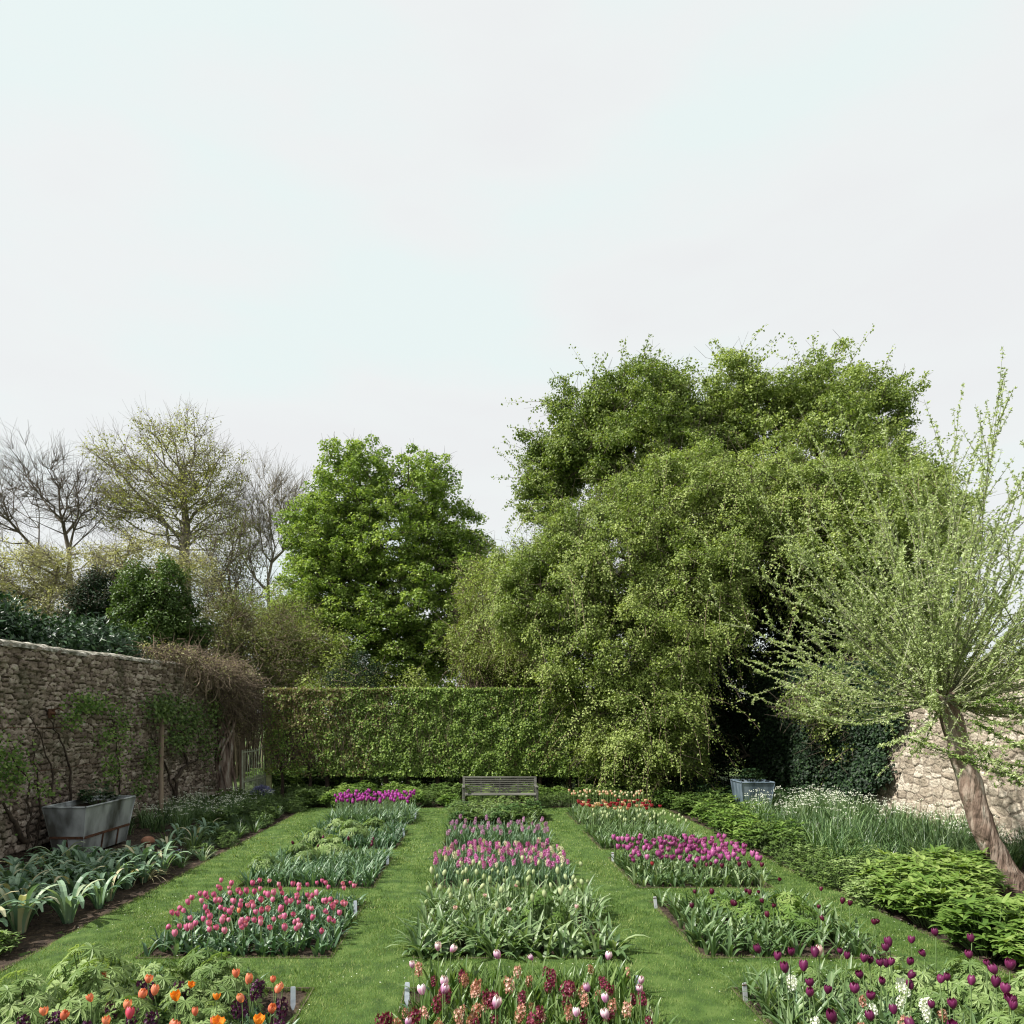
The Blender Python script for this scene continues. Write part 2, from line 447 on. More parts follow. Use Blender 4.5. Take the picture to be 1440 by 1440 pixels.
M['beech'] = leafmat('beech_leaf', [(0, (0.17, 0.15, 0.05)), (0.5, (0.27, 0.29, 0.085)), (1, (0.42, 0.43, 0.16))], 0.3, 0.6, 0.25, noise=0.9, nscale=0.35)
M['hedge'] = leafmat('hedge_leaf', [(0, (0.14, 0.10, 0.05)), (0.22, (0.18, 0.16, 0.05)), (0.38, (0.06, 0.11, 0.015)), (0.65, (0.155, 0.25, 0.035)), (1, (0.40, 0.51, 0.14))], 0.35, 0.5, 0.35)
M['pear'] = leafmat('pollard_leaf', [(0, (0.19, 0.25, 0.085)), (0.5, (0.35, 0.43, 0.19)), (1, (0.58, 0.64, 0.38))], 0.35, 0.5, 0.35)
M['bark'] = surfmat('bark', [(0.3, (0.045, 0.036, 0.026)), (0.7, (0.14, 0.115, 0.085))], 10, 6, 0.95, 0.6, 30, stretch=(1, 1, .3))
M['barkpale'] = surfmat('pale_bark', [(0.3, (0.11, 0.095, 0.07)), (0.7, (0.24, 0.21, 0.16))], 6, 6, 0.9, 0.5, 20, stretch=(1, 1, .3))
M['shoot'] = surfmat('shoot_bark', [(0.3, (0.13, 0.135, 0.08)), (0.7, (0.26, 0.27, 0.17))], 5, 4, 0.8, 0.2, 20)
M['pinkbark'] = surfmat('pollard_bark', [(0.34, (0.07, 0.048, 0.036)), (0.47, (0.19, 0.135, 0.105)), (0.58, (0.31, 0.25, 0.205)), (0.70, (0.46, 0.44, 0.38))], 9, 12, 0.9, 1.0, 26, stretch=(1, 1, .22), bdist=0.05)
M['twig'] = surfmat('twig', [(0.3, (0.065, 0.048, 0.033)), (0.7, (0.19, 0.145, 0.10))], 12, 4, 0.9, 0.0, attr=0.5)
M['darktwig'] = surfmat('dark_twig', [(0.3, (0.025, 0.018, 0.013)), (0.7, (0.075, 0.055, 0.04))], 12, 4, 0.9, 0.0, attr=0.5)
M['wood'] = surfmat('weathered_wood', [(0.3, (0.045, 0.045, 0.038)), (0.7, (0.14, 0.14, 0.12))], 6, 6, 0.85, 0.4, 60, stretch=(.2, 1, 1))
M['pole'] = surfmat('pole_wood', [(0.3, (0.14, 0.10, 0.07)), (0.7, (0.30, 0.235, 0.17))], 6, 6, 0.85, 0.4, 40, stretch=(1, 1, .2))
M['lichenwood'] = surfmat('lichen_wood', [(0.3, (0.16, 0.16, 0.07)), (0.7, (0.36, 0.38, 0.18))], 8, 6, 0.9, 0.4, 40)
M['gatepaint'] = surfmat('gate_paint', [(0.3, (0.20, 0.22, 0.14)), (0.7, (0.42, 0.44, 0.34))], 10, 5, 0.6, 0.2, 40)
M['zinc'] = surfmat('zinc', [(0.38, (0.085, 0.085, 0.075)), (0.48, (0.23, 0.245, 0.25)), (0.62, (0.50, 0.53, 0.54))], 2.6, 12, 0.5, 0.15, 12, spec=0.5, metal=0.35, stretch=(1, 1, .5))
M['bluezinc'] = surfmat('blue_zinc', [(0.35, (0.05, 0.07, 0.09)), (0.5, (0.105, 0.145, 0.185)), (0.66, (0.21, 0.26, 0.31))], 5, 8, 0.5, 0.15, 12, spec=0.5, metal=0.2, stretch=(1, 1, .3))
M['rust'] = surfmat('rust', [(0.3, (0.035, 0.018, 0.012)), (0.7, (0.12, 0.055, 0.032))], 12, 6, 0.9, 0.4, 40)
M['label'] = surfmat('label_metal', [(0.3, (0.46, 0.53, 0.62)), (0.7, (0.62, 0.68, 0.76))], 20, 3, 0.45, 0.1, 30, spec=0.5, metal=0.3)
M['labelgreen'] = surfmat('label_painted_grey', [(0.3, (0.40, 0.42, 0.45)), (0.7, (0.56, 0.58, 0.60))], 20, 3, 0.5, 0.1, 30)
M['terracotta'] = surfmat('terracotta', [(0.3, (0.16, 0.07, 0.04)), (0.7, (0.32, 0.16, 0.10))], 14, 5, 0.85, 0.3, 40)
M['compost'] = M['soil']
M['whitestone'] = surfmat('pale_stone', [(0.3, (0.5, 0.48, 0.44)), (0.7, (0.7, 0.68, 0.62))], 8, 5, 0.9, 0.3, 30)

def stonemat(name, stops, mortar, moss=0.5):
    """v = stone tone (0..1) for stones; joints carry negative values"""
    m, nt, p, out = newmat(name)
    at = nt.nodes.new('ShaderNodeAttribute'); at.attribute_name = 'v'
    ge = nt.nodes.new('ShaderNodeNewGeometry')
    n_ = nt.nodes.new('ShaderNodeTexNoise'); n_.inputs['Scale'].default_value = 6; n_.inputs['Detail'].default_value = 10; n_.inputs['Roughness'].default_value = .75
    nt.links.new(ge.outputs['Position'], n_.inputs['Vector'])
    ma = nt.nodes.new('ShaderNodeMath'); ma.operation = 'MULTIPLY_ADD'; ma.inputs[1].default_value = 1.5
    nt.links.new(n_.outputs['Fac'], ma.inputs[0]); nt.links.new(at.outputs['Fac'], ma.inputs[2])
    mb = nt.nodes.new('ShaderNodeMath'); mb.operation = 'SUBTRACT'; mb.inputs[1].default_value = 0.75
    nt.links.new(ma.outputs[0], mb.inputs[0])
    r = ramp(nt, stops); nt.links.new(mb.outputs[0], r.inputs['Fac'])
    cm = nt.nodes.new('ShaderNodeMapRange'); cm.inputs['From Min'].default_value = -0.6; cm.inputs['From Max'].default_value = -0.1
    nt.links.new(at.outputs['Fac'], cm.inputs['Value'])
    x = nt.nodes.new('ShaderNodeMix'); x.data_type = 'RGBA'; x.inputs['A'].default_value = (*mortar, 1)
    nt.links.new(cm.outputs[0], x.inputs['Factor']); nt.links.new(r.outputs[0], x.inputs['B'])
    n2 = nt.nodes.new('ShaderNodeTexNoise'); n2.inputs['Scale'].default_value = 1.1; n2.inputs['Detail'].default_value = 8; n2.inputs['Roughness'].default_value = .7
    nt.links.new(ge.outputs['Position'], n2.inputs['Vector'])
    mr = nt.nodes.new('ShaderNodeMapRange'); mr.inputs['From Min'].default_value = .52; mr.inputs['From Max'].default_value = .68; mr.inputs['To Max'].default_value = moss
    nt.links.new(n2.outputs['Fac'], mr.inputs['Value'])
    y = nt.nodes.new('ShaderNodeMix'); y.data_type = 'RGBA'; y.inputs['B'].default_value = (0.055, 0.062, 0.03, 1)
    nt.links.new(mr.outputs[0], y.inputs['Factor']); nt.links.new(x.outputs['Result'], y.inputs['A'])
    nt.links.new(y.outputs['Result'], p.inputs['Base Color'])
    p.inputs['Roughness'].default_value = 0.95; p.inputs['Specular IOR Level'].default_value = 0.2
    b = nt.nodes.new('ShaderNodeBump'); b.inputs['Strength'].default_value = 0.9; b.inputs['Distance'].default_value = 0.04
    n3 = nt.nodes.new('ShaderNodeTexNoise'); n3.inputs['Scale'].default_value = 22; n3.inputs['Detail'].default_value = 6
    nt.links.new(ge.outputs['Position'], n3.inputs['Vector'])
    nt.links.new(n3.outputs['Fac'], b.inputs['Height']); nt.links.new(b.outputs[0], p.inputs['Normal'])
    return m
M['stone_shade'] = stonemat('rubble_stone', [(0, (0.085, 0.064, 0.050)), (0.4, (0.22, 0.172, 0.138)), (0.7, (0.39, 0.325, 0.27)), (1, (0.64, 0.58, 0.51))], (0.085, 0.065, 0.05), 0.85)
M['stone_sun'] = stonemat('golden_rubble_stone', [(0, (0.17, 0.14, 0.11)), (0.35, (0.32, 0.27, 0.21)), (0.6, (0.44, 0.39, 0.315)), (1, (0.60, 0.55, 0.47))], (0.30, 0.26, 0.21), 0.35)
M['coping'] = surfmat('lichen_coping', [(0.33, (0.07, 0.07, 0.045)), (0.48, (0.17, 0.16, 0.125)), (0.62, (0.42, 0.40, 0.35))], 9, 12, 0.95, 1.0, 25)

# ------------------------------------------------------------------ ground, lawn, beds
BX = {'L': (-3.12, -1.32), 'C': (-0.58, 1.31), 'R': (2.07, 3.85)}
ROWS = {1: (3.2, 5.78), 2: (6.5, 8.5), 3: (9.2, 11.2), 4: (11.9, 13.9), 5: (14.6, 16.5)}
LAWN_X = (-4.12, 4.56)
g = Geo()
n = 60
ys = np.concatenate([np.linspace(-40, 3, 8), np.linspace(3.5, 26, 30), np.linspace(28, 400, 14)])
xs = np.concatenate([np.linspace(-300, -13, 10), np.linspace(-12, 14, 30), np.linspace(16, 300, 10)])
XX, YY = np.meshgrid(xs, ys)
ZZ = np.full_like(XX, -0.05)
ZZ += np.clip((YY - 30) / 370, 0, 1) * 3 * (1 + .3 * smoothnoise(np.stack([XX.ravel(), YY.ravel()], 1), 2, 2, .02).reshape(XX.shape))
nx_, ny_ = len(xs), len(ys)
idx = np.arange(nx_ * ny_).reshape(ny_, nx_)
F = np.stack([idx[:-1, :-1], idx[:-1, 1:], idx[1:, 1:], idx[1:, :-1]], -1).reshape(-1, 4)
g.add(np.stack([XX, YY, ZZ], -1).reshape(-1, 3), F)
tag(g.build('ground', M['field']), kind='structure')

def soil_patch(name, x0, x1, y0, y1, z=-0.03, amp=0.018, step=0.035, seed=1):
    xs = np.arange(x0, x1 + step, step); ys = np.arange(y0, y1 + step, step)
    X, Y = np.meshgrid(xs, ys); P = np.stack([X.ravel(), Y.ravel()], 1)
    rng = np.random.default_rng(seed)
    Z = z + amp * smoothnoise(P, seed, 4, 6) + rng.uniform(-amp, amp, len(P)) * .7
    ix = np.arange(len(P)).reshape(X.shape)
    F = np.stack([ix[:-1, :-1], ix[:-1, 1:], ix[1:, 1:], ix[1:, :-1]], -1).reshape(-1, 4)
    g = Geo(); g.add(np.stack([P[:, 0], P[:, 1], Z], 1), F)
    # crumbs of soil and leaf litter
    nc = int((x1 - x0) * (y1 - y0) * 140)
    c = np.stack([rng.uniform(x0, x1, nc), rng.uniform(y0, y1, nc), np.full(nc, z + .012)], 1)
    leaves(g, c, np.c_[rng.normal(size=(nc, 2)), rng.normal(size=nc) * .5], np.c_[rng.normal(size=(nc, 2)) * .6, np.ones(nc)], rng.uniform(.01, .035, nc), rng.uniform(.008, .022, nc), rng.uniform(0, 1, nc))
    return tag(g.build(name, M['soil']), kind='structure')
soil_patch('border_soil_ground', -7.2, LAWN_X[0] + .02, 3, 20.5, -0.03, step=.06, seed=3)
soil_patch('border_soil_ground', LAWN_X[1] - .02, 9.0, 3, 20.5, -0.03, step=.07, seed=4)
soil_patch('border_soil_ground', LAWN_X[0] + .06, LAWN_X[1] - .06, 17.35, 20.5, -0.028, step=.07, seed=5)

BED = {}
for c, (x0, x1) in BX.items():
    for r, (y0, y1) in ROWS.items():
        BED[c + str(r)] = (x0, x1, y0, y1)
        soil_patch('flower_bed_ground', x0 - .03, x1 + .03, y0 - .03, y1 + .03, -0.028, step=.035 if r < 3 else .06, seed=ord(c) + r)
LAWN_Y = (3.0, 17.4)
def in_bed(x, y, pad=0.0):
    m = np.zeros(np.shape(x), bool)
    for (x0, x1, y0, y1) in BED.values():
        m |= (x > x0 - pad) & (x < x1 + pad) & (y > y0 - pad) & (y < y1 + pad)
    return m
# lawn: cells break exactly on bed edges
def breaks(vals, step):
    out = []
    for a, b in zip(vals[:-1], vals[1:]):
        k = max(1, round((b - a) / step)); out += list(np.linspace(a, b, k, endpoint=False))
    return np.array(out + [vals[-1]])
bx = breaks(sorted([LAWN_X[0], LAWN_X[1]] + [v for p in BX.values() for v in p]), .06)
by = breaks(sorted([LAWN_Y[0], LAWN_Y[1]] + [v for p in ROWS.values() for v in p]), .06)
X, Y = np.meshgrid(bx, by)
P = np.stack([X.ravel(), Y.ravel()], 1)
dx = .016 * smoothnoise(P, 21, 3, 5); dy = .016 * smoothnoise(P, 22, 3, 5)
Z = .006 + .010 * smoothnoise(P, 23, 3, 2.5)
V = np.stack([P[:, 0] + dx, P[:, 1] + dy, Z], 1)
ix = np.arange(len(P)).reshape(X.shape)
cxm = (X[:-1, :-1] + X[1:, 1:]) / 2; cym = (Y[:-1, :-1] + Y[1:, 1:]) / 2
keep = ~in_bed(cxm, cym)
F = np.stack([ix[:-1, :-1], ix[:-1, 1:], ix[1:, 1:], ix[1:, :-1]], -1)[keep]
g = Geo(); g.add(V, F.reshape(-1, 4))
tag(g.build('lawn', M['lawn'], smooth=True), kind='structure')

# mown grass blades, denser near the viewer
g = Geo()
def lawn_points(n, y0, y1, rng):
    x = rng.uniform(LAWN_X[0] - .02, LAWN_X[1] + .02, n); y = rng.uniform(y0, y1, n)
    k = ~in_bed(x, y, -.01)
    return x[k], y[k]
for (y0, y1, dens, L, W) in ((3.6, 6.0, 8500, .034, .0036), (6.0, 8.0, 5600, .036, .0045), (8.0, 11, 3000, .038, .007), (11, 17.4, 1300, .040, .011)):
    n = int((LAWN_X[1] - LAWN_X[0]) * (y1 - y0) * dens)
    x, y = lawn_points(n, y0, y1, RNG); n = len(x)
    az = RNG.uniform(0, 2 * np.pi, n); ln = L * RNG.uniform(.5, 1.2, n); th = RNG.uniform(.1, 1.15, n)
    P = np.stack([x, y, np.full(n, .002)], 1)
    D = np.stack([np.sin(th) * np.cos(az), np.sin(th) * np.sin(az), np.cos(th)], 1)
    B = np.stack([-np.sin(az), np.cos(az), np.zeros(n)], 1)
    w = W * RNG.uniform(.6, 1.3, n)[:, None] / 2
    V = np.stack([P - B * w, P + B * w, P + D * ln[:, None]], 1)
    a = np.clip(.5 + .28 * smoothnoise(np.stack([x, y], 1), 31, 3, 1.2) + RNG.normal(0, .30, n), 0, 1)
    g.add(V.reshape(-1, 3), np.arange(n * 3).reshape(n, 3), np.repeat(a, 3))
for (x0, x1, y0, y1) in list(BED.values()) + [(LAWN_X[0] - 9, LAWN_X[0], 3.5, 17.4), (LAWN_X[1], LAWN_X[1] + 9, 3.5, 17.4)]:
    for (a0, b0, a1, b1) in ((x0, y0, x1, y0), (x1, y0, x1, y1), (x1, y1, x0, y1), (x0, y1, x0, y0)):
        if abs(a0) > 5 or abs(a1) > 5: continue
        ln_ = math.hypot(a1 - a0, b1 - b0); n = int(ln_ * (900 if (b0 + b1) / 2 < 9 else 420)); t = RNG.uniform(0, 1, n)
        P = np.stack([a0 + (a1 - a0) * t + RNG.normal(0, .014, n), b0 + (b1 - b0) * t + RNG.normal(0, .014, n), np.full(n, -.012)], 1)
        az = RNG.uniform(0, 2 * np.pi, n); th = RNG.uniform(.1, 1.2, n); l_ = RNG.uniform(.025, .06, n)
        D = np.stack([np.sin(th) * np.cos(az), np.sin(th) * np.sin(az), np.cos(th)], 1); Bv = np.stack([-np.sin(az), np.cos(az), 0 * az], 1) * .0025
        g.add(np.stack([P - Bv, P + Bv, P + D * l_[:, None]], 1).reshape(-1, 3), np.arange(n * 3).reshape(n, 3), np.repeat(RNG.uniform(.2, .9, n), 3))
tag(g.build('grass', M['grass']), 'short mown grass blades growing on the paths between the flower beds', 'grass', kind='stuff')

# daisies scattered in the lawn
g = Geo()
n = 2200
x, y = lawn_points(n, 4.5, 15, RNG)
k = (smoothnoise(np.stack([x, y], 1), 77, 3, 1.0) + (x > 1) * .35) > .15
x, y = x[k], y[k]; n = len(x)
for j in range(5):
    az = j * 2 * np.pi / 5 + RNG.uniform(0, 1, n)
    leaves(g, np.stack([x, y, np.full(n, .034)], 1), np.stack([np.cos(az), np.sin(az), np.full(n, .15)], 1), np.array([[0, 0, 1.]]), .0065, .006, .8, 0)
tag(g.build('daisy_grass', M['white']), 'tiny white daisies sprinkled through the mown grass paths', 'daisies', kind='stuff')

# metal edging strips round the beds
WORDROW = {1: 'nearest row', 2: 'second row', 3: 'third row', 4: 'fourth row', 5: 'farthest row'}
WORDCOL = {'L': 'left column', 'C': 'centre column', 'R': 'right column'}
for key, (x0, x1, y0, y1) in BED.items():
    g = Geo()
    for p0, p1 in (((x0, y0), (x1, y0)), ((x1, y0), (x1, y1)), ((x1, y1), (x0, y1)), ((x0, y1), (x0, y0))):
        bar(g, (p0[0], p0[1], -.01), (p1[0], p1[1], -.01), .008, .045)
    tag(g.build('bed_edging', M['edging']), f'thin brown edging strip round the flower bed in the {WORDROW[int(key[1])]}, {WORDCOL[key[0]]}', 'edging', 'edging strips round the flower beds')
for xx, nm in ((LAWN_X[0], 'left'), (LAWN_X[1], 'right')):
    g = Geo(); bar(g, (xx, 3, -.01), (xx, 17.3, -.01), .008, .04)
    tag(g.build('border_edging', M['edging']), f'thin brown edging strip between the {nm} border and the grass path', 'edging')

# ------------------------------------------------------------------ stone walls
def rubble(name, X, y0, y1, top, side, mat, seed, sx=.30, sz=.15, step=.018, thick=.45, depth=.05, flush=0.0):
    """a rubble wall along y at x=X whose face looks towards +x (side=1) or -x (side=-1); top is a function of y"""
    rng = np.random.default_rng(seed)
    H = max(top(y0), top(y1), top((y0 + y1) / 2)) + .1
    ny = int((y1 - y0) / step) + 1; nz = int(H / step) + 1
    yy = np.linspace(y0, y1, ny); tt = np.linspace(0, 1, nz)
    Yg, Tg = np.meshgrid(yy, tt)
    Zg = Tg * np.vectorize(top)(yy)[None, :]
    P = np.stack([Yg.ravel(), Zg.ravel()], 1)
    P = P + np.stack([.03 * smoothnoise(P, seed, 3, 5), .022 * smoothnoise(P, seed + 1, 3, 4)], 1)
    # cells: courses of uneven height, stones of uneven length
    nrow = int(H / sz) + 4
    edges = np.cumsum(sz * rng.uniform(.65, 1.4, nrow)) - sz
    row = np.clip(np.searchsorted(edges, P[:, 1]), 1, nrow - 1)
    mcol = int((y1 - y0) / sx * 1.6) + 10
    jit = rng.uniform(-.42, .42, (nrow, mcol)); jz = rng.uniform(-.22, .22, (nrow, mcol)); off = rng.uniform(0, 1, nrow)
    rsx = sx * rng.uniform(.7, 1.3, nrow); tone = rng.uniform(0, 1, (nrow, mcol)); hh = rng.uniform(0, 1, (nrow, mcol))
    f1 = np.full(len(P), 9.); f2 = np.full(len(P), 9.); t1 = np.zeros(len(P)); h1 = np.zeros(len(P))
    for dr in (-1, 0, 1):
        r_ = np.clip(row + dr, 1, nrow - 1)
        rz = (edges[r_] + edges[r_ - 1]) / 2; rh = edges[r_] - edges[r_ - 1]
        c0 = np.floor((P[:, 0] - y0) / rsx[r_] - off[r_]).astype(int)
        for dc in (-1, 0, 1, 2):
            c = np.clip(c0 + dc + 2, 0, mcol - 1)
            cy_ = y0 + (c - 2 + off[r_] + jit[r_, c]) * rsx[r_]; cz_ = rz + jz[r_, c] * rh
            d = np.maximum(np.abs(P[:, 0] - cy_) / rsx[r_], 0) ** 2.0 + (np.abs(P[:, 1] - cz_) / rh) ** 2.0
            d = np.sqrt(d)
            n1 = d < f1
            f2 = np.where(n1, f1, np.minimum(f2, d)); t1 = np.where(n1, tone[r_, c], t1); h1 = np.where(n1, hh[r_, c], h1); f1 = np.minimum(f1, d)
    e = f2 - f1
    body = np.clip(e / .22, 0, 1) ** .55
    disp = depth * (body * (.55 + .6 * h1)) + .012 * smoothnoise(P, seed + 5, 4, 14) + .05 * smoothnoise(P, seed + 6, 2, .8)
    disp = disp * (1 - flush * .6)
    a = np.where(e > .07, t1 * .55 + .2, -1 + e / .07)
    if flush: a = np.where(smoothnoise(P, seed + 9, 3, 1.6) > .25, np.where(e > .10, a, -.9), a)
    Xg = X + side * disp
    idx = np.arange(len(P)).reshape(Yg.shape)
    F = np.stack([idx[:-1, :-1], idx[:-1, 1:], idx[1:, 1:], idx[1:, :-1]], -1).reshape(-1, 4)
    g = Geo(); g.add(np.stack([Xg, Yg.ravel(), Zg.ravel()], 1), F, a)
    # body behind the face
    xb = X - side * thick; xf = X - side * .02
    T = [top(y0) - .02, top(y1) - .02]
    Vb = [[xf, y0, 0], [xb, y0, 0], [xb, y1, 0], [xf, y1, 0], [xf, y0, T[0]], [xb, y0, T[0]], [xb, y1, T[1]], [xf, y1, T[1]]]
    g.add(Vb, [[0, 1, 5, 4], [1, 2, 6, 5], [2, 3, 7, 6], [4, 5, 6, 7]], .4)
    root = empty(name, (X, (y0 + y1) / 2, 0))
    face = g.build('wall_face', mat, root, smooth=True); face.location = (-X, -(y0 + y1) / 2, 0)
    # rounded mortar coping with a rough crest
    g = Geo(); k = 9; ncp = int((y1 - y0) / .06)
    yy = np.linspace(y0, y1, ncp)
    ang = np.linspace(-.12, np.pi + .12, k)
    V = []
    for j, t in enumerate(ang):
        Pj = np.stack([yy, np.full(ncp, j * .3)], 1)
        rr = 1 + .13 * smoothnoise(Pj, seed + 12, 4, 8) + RNG.uniform(-.03, .03, ncp)
        V.append(np.stack([X - side * thick / 2 + side * (thick / 2 + .07) * np.cos(t) * rr, yy, np.vectorize(top)(yy) - .03 + .11 * np.sin(t) * rr], 1))
    V = np.stack(V, 1).reshape(-1, 3)
    idx = np.arange(ncp * k).reshape(ncp, k)
    F = np.stack([idx[:-1, :-1], idx[:-1, 1:], idx[1:, 1:], idx[1:, :-1]], -1).reshape(-1, 4)
    g.add(V, F)
    cp = g.build('coping', M['coping'], root, smooth=True); cp.location = (-X, -(y0 + y1) / 2, 0)
    return root
def ltop(y): return 3.33 + .02 * (y - 10) + .010 * math.sin(y * .9) + .010 * math.sin(y * 2.3)
def rtop(y): return 3.0 + .04 * math.sin(y * .8)
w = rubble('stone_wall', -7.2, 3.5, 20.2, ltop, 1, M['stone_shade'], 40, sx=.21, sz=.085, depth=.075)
tag(w, 'shaded rubble stone wall with rounded coping behind the zinc trough', 'wall')
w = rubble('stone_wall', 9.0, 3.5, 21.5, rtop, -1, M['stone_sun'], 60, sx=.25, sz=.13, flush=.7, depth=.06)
tag(w, 'sunlit pale golden stone wall behind the leaning tree trunk', 'wall')

# ------------------------------------------------------------------ tree machinery
def grow(trunk, targets, r_tip=.012, power=.45, step=.45, wob=.12, seed=0, bias=.35, sag=0.0, st=.25):
    """joins every target to the nearest skeleton node; returns segments P0,P1,r0,r1"""
    rng = np.random.default_rng(seed)
    trunk = np.asarray(trunk, float)
    nodes = [trunk[0]]; par = [-1]; plen = [0.0]
    for a, b in zip(trunk[:-1], trunk[1:]):
        k = max(1, int(np.linalg.norm(b - a) / step))
        for i in range(1, k + 1):
            nodes.append(a + (b - a) * i / k); par.append(len(nodes) - 2); plen.append(plen[-1] + np.linalg.norm(b - a) / k)
    base_n = len(nodes)
    N = np.zeros((len(nodes) + len(targets) * 60, 3)); N[:len(nodes)] = nodes
    PL = np.zeros(len(N)); PL[:len(nodes)] = plen
    cnt = len(nodes); tips = []
    low = trunk[0]
    order = np.argsort(np.linalg.norm(np.asarray(targets) - trunk[-1], axis=1))
    start = max(1, int(base_n * st))
    for t in np.asarray(targets)[order]:
        d = np.linalg.norm(N[start:cnt] - t, axis=1)
        cost = d + bias * PL[start:cnt] + .5 * np.maximum(0, N[start:cnt, 2] - t[2])
        j = start + int(np.argmin(cost)); d = d[j - start]
        k = max(1, min(50, int(d / step)))
        p0 = N[j].copy(); w = rng.normal(size=3) * wob * d
        prev = j
        for i in range(1, k + 1):
            s = i / k
            p = p0 + (t - p0) * s + w * math.sin(math.pi * s) + np.array([0, 0, -sag * d * math.sin(math.pi * s)]) + (rng.normal(size=3) * .03 * step if i < k else 0)
            N[cnt] = p; par.append(prev); PL[cnt] = PL[prev] + d / k; prev = cnt; cnt += 1
        tips.append(prev)
    load = np.zeros(cnt); load[tips] = 1
    for i in range(cnt - 1, 0, -1):
        load[par[i]] += max(load[i], .0)
    load = np.maximum(load, 1)
    rad = r_tip * load ** power
    i = np.arange(1, cnt); p = np.array(par)[1:cnt]
    r1 = rad[i]; r0 = np.minimum(rad[p], r1 * 1.7)
    return N[p], N[i], r0, r1, N[tips]

def ell_targets(ells, n, rng, lo=.5, hi=1.0, pw=.5):
    """n points in a union of ellipsoids (cx,cy,cz,rx,ry,rz), mostly towards the outside"""
    E = np.array(ells, float); wt_ = (E[:, 3] * E[:, 4] * E[:, 5]) ** .7; wt_ /= wt_.sum()
    k = rng.choice(len(E), n, p=wt_); d = rdir(n, rng)
    r = lo + (hi - lo) * rng.uniform(0, 1, n) ** pw
    return E[k, :3] + d * r[:, None] * E[k, 3:], d, k

def crown_leaves(g, C, outd, radii, per, L, W, rng, up=.6, out_=.5, droop=.0, arange=(0, 1), shell=.45, m=0):
    """leaf clumps round centres C"""
    n = len(C); k = np.repeat(np.arange(n), per)
    d = rdir(len(k), rng); r = shell + (1 - shell) * rng.uniform(0, 1, len(k)) ** .6
    sc = rng.uniform(.7, 1.3, n)[k][:, None]
    P = C[k] + d * r[:, None] * np.asarray(radii)[None] * sc
    N = norm(d * out_ + np.array([0, 0, up]) + rng.normal(size=d.shape) * .45)
    T = norm(np.cross(N, rdir(len(k), rng)) + np.array([0, 0, -droop]))
    ca = rng.uniform(0, 1, n)[k]
    a = np.clip(arange[0] + (arange[1] - arange[0]) * (.45 * ca + .55 * rng.uniform(0, 1, len(k))), 0, 1)
    s = rng.uniform(.6, 1.25, len(k))
    leaves(g, P, T, N, L * s, W * s, a, .12, m)

def twigs(g, C, n_each, length, r, rng, dirs=None, spread=.8, a=None, k=3, up=0.0):
    n = len(C); kk = np.repeat(np.arange(n), n_each)
    D = rdir(len(kk), rng) * spread + (0 if dirs is None else dirs[kk]) + np.array([0, 0, up])
    D = norm(D); ln = length * rng.uniform(.4, 1.2, len(kk))[:, None]
    mid_ = C[kk] + D * ln * .5 + rng.normal(size=D.shape) * .06 * length
    end = C[kk] + D * ln + rng.normal(size=D.shape) * .12 * length
    aa = rng.uniform(0, 1, len(kk)) if a is None else a
    tubes(g, C[kk], mid_, r, r * .75, aa, k); tubes(g, mid_, end, r * .75, r * .4, aa, k)
    return mid_, end

def tree(name, label, base, trunk, ells, ntar, leafmat_, barkmat, clump=(.9, .9, .45), per=400, leaf=(.12, .10), r_tip=.02, power=.42,
         step=.5, seed=1, up=.6, twig=(6, .8, .006), leafy=1.0, group=None, cat='tree', droop=.0, lo=.5, wob=.12, out_=.5, arange=(0, 1), extra=None, bias=.35, sag=0, pw=.5, shell=.45, uptw=0.0, st=.25):
    rng = np.random.default_rng(seed)
    T, d, k = ell_targets(ells, ntar, rng, lo=lo, pw=pw)
    P0, P1, r0, r1, tips = grow(trunk, T, r_tip, power, step, wob, seed, bias, sag, st)
    b = np.asarray(base, float)
    root = empty(name, base); tag(root, label, cat, group)
    g = Geo(); tubes(g, P0 - b, P1 - b, r0, r1, rng.uniform(0, 1, len(P0)), 6)
    if twig:
        twigs(g, T - b, twig[0], twig[1], twig[2], rng, dirs=d * .9, up=uptw)
    g.build('trunk', barkmat, root, smooth=True)
    g = Geo()
    sel = rng.uniform(0, 1, len(T)) < leafy
    if per and sel.any():
        crown_leaves(g, T[sel] - b, d[sel], clump, per, leaf[0], leaf[1], rng, up=up, droop=droop, out_=out_, arange=arange, shell=shell)
    if extra: extra(g, rng, b)
    if g.n: g.build('crown', leafmat_, root)
    return root

BG = 'trees standing beyond the hedge and the wall'
# sycamore in full fresh leaf behind the hedge
SY = 32
sx_ = lambda px: gx(px, SY)
sz_ = lambda py: CAM_H + (VPY - py) * SY / F_PX
syc = [(sx_(500), SY, sz_(680), 2.2, 2.2, 2.2), (sx_(590), SY - .3, sz_(690), 1.9, 2.0, 1.9), (sx_(530), SY, sz_(770), 3.9, 3.6, 2.6), (sx_(470), SY - .5, sz_(755), 2.4, 2.5, 2.4),
       (sx_(625), SY, sz_(760), 2.1, 2.3, 2.1), (sx_(445), SY, sz_(850), 2.2, 2.6, 2.3), (sx_(600), SY - 1, sz_(860), 3.4, 2.8, 2.8), (sx_(510), SY - 1.2, sz_(900), 3.2, 2.4, 2.4), (sx_(655), SY, sz_(790), 1.5, 1.6, 1.5), (sx_(430), SY, sz_(760), 1.3, 1.5, 1.3), (sx_(560), SY - .8, sz_(945), 4.0, 2.4, 1.7), (sx_(415), SY - .5, sz_(900), 1.6, 1.6, 1.9), (sx_(625), SY - .3, sz_(865), 1.9, 1.9, 2.2), (sx_(480), SY - .6, sz_(830), 2.4, 2.2, 2.2), (sx_(665), SY, sz_(900), 1.6, 1.6, 1.8)]
bx0, by0 = sx_(533), SY
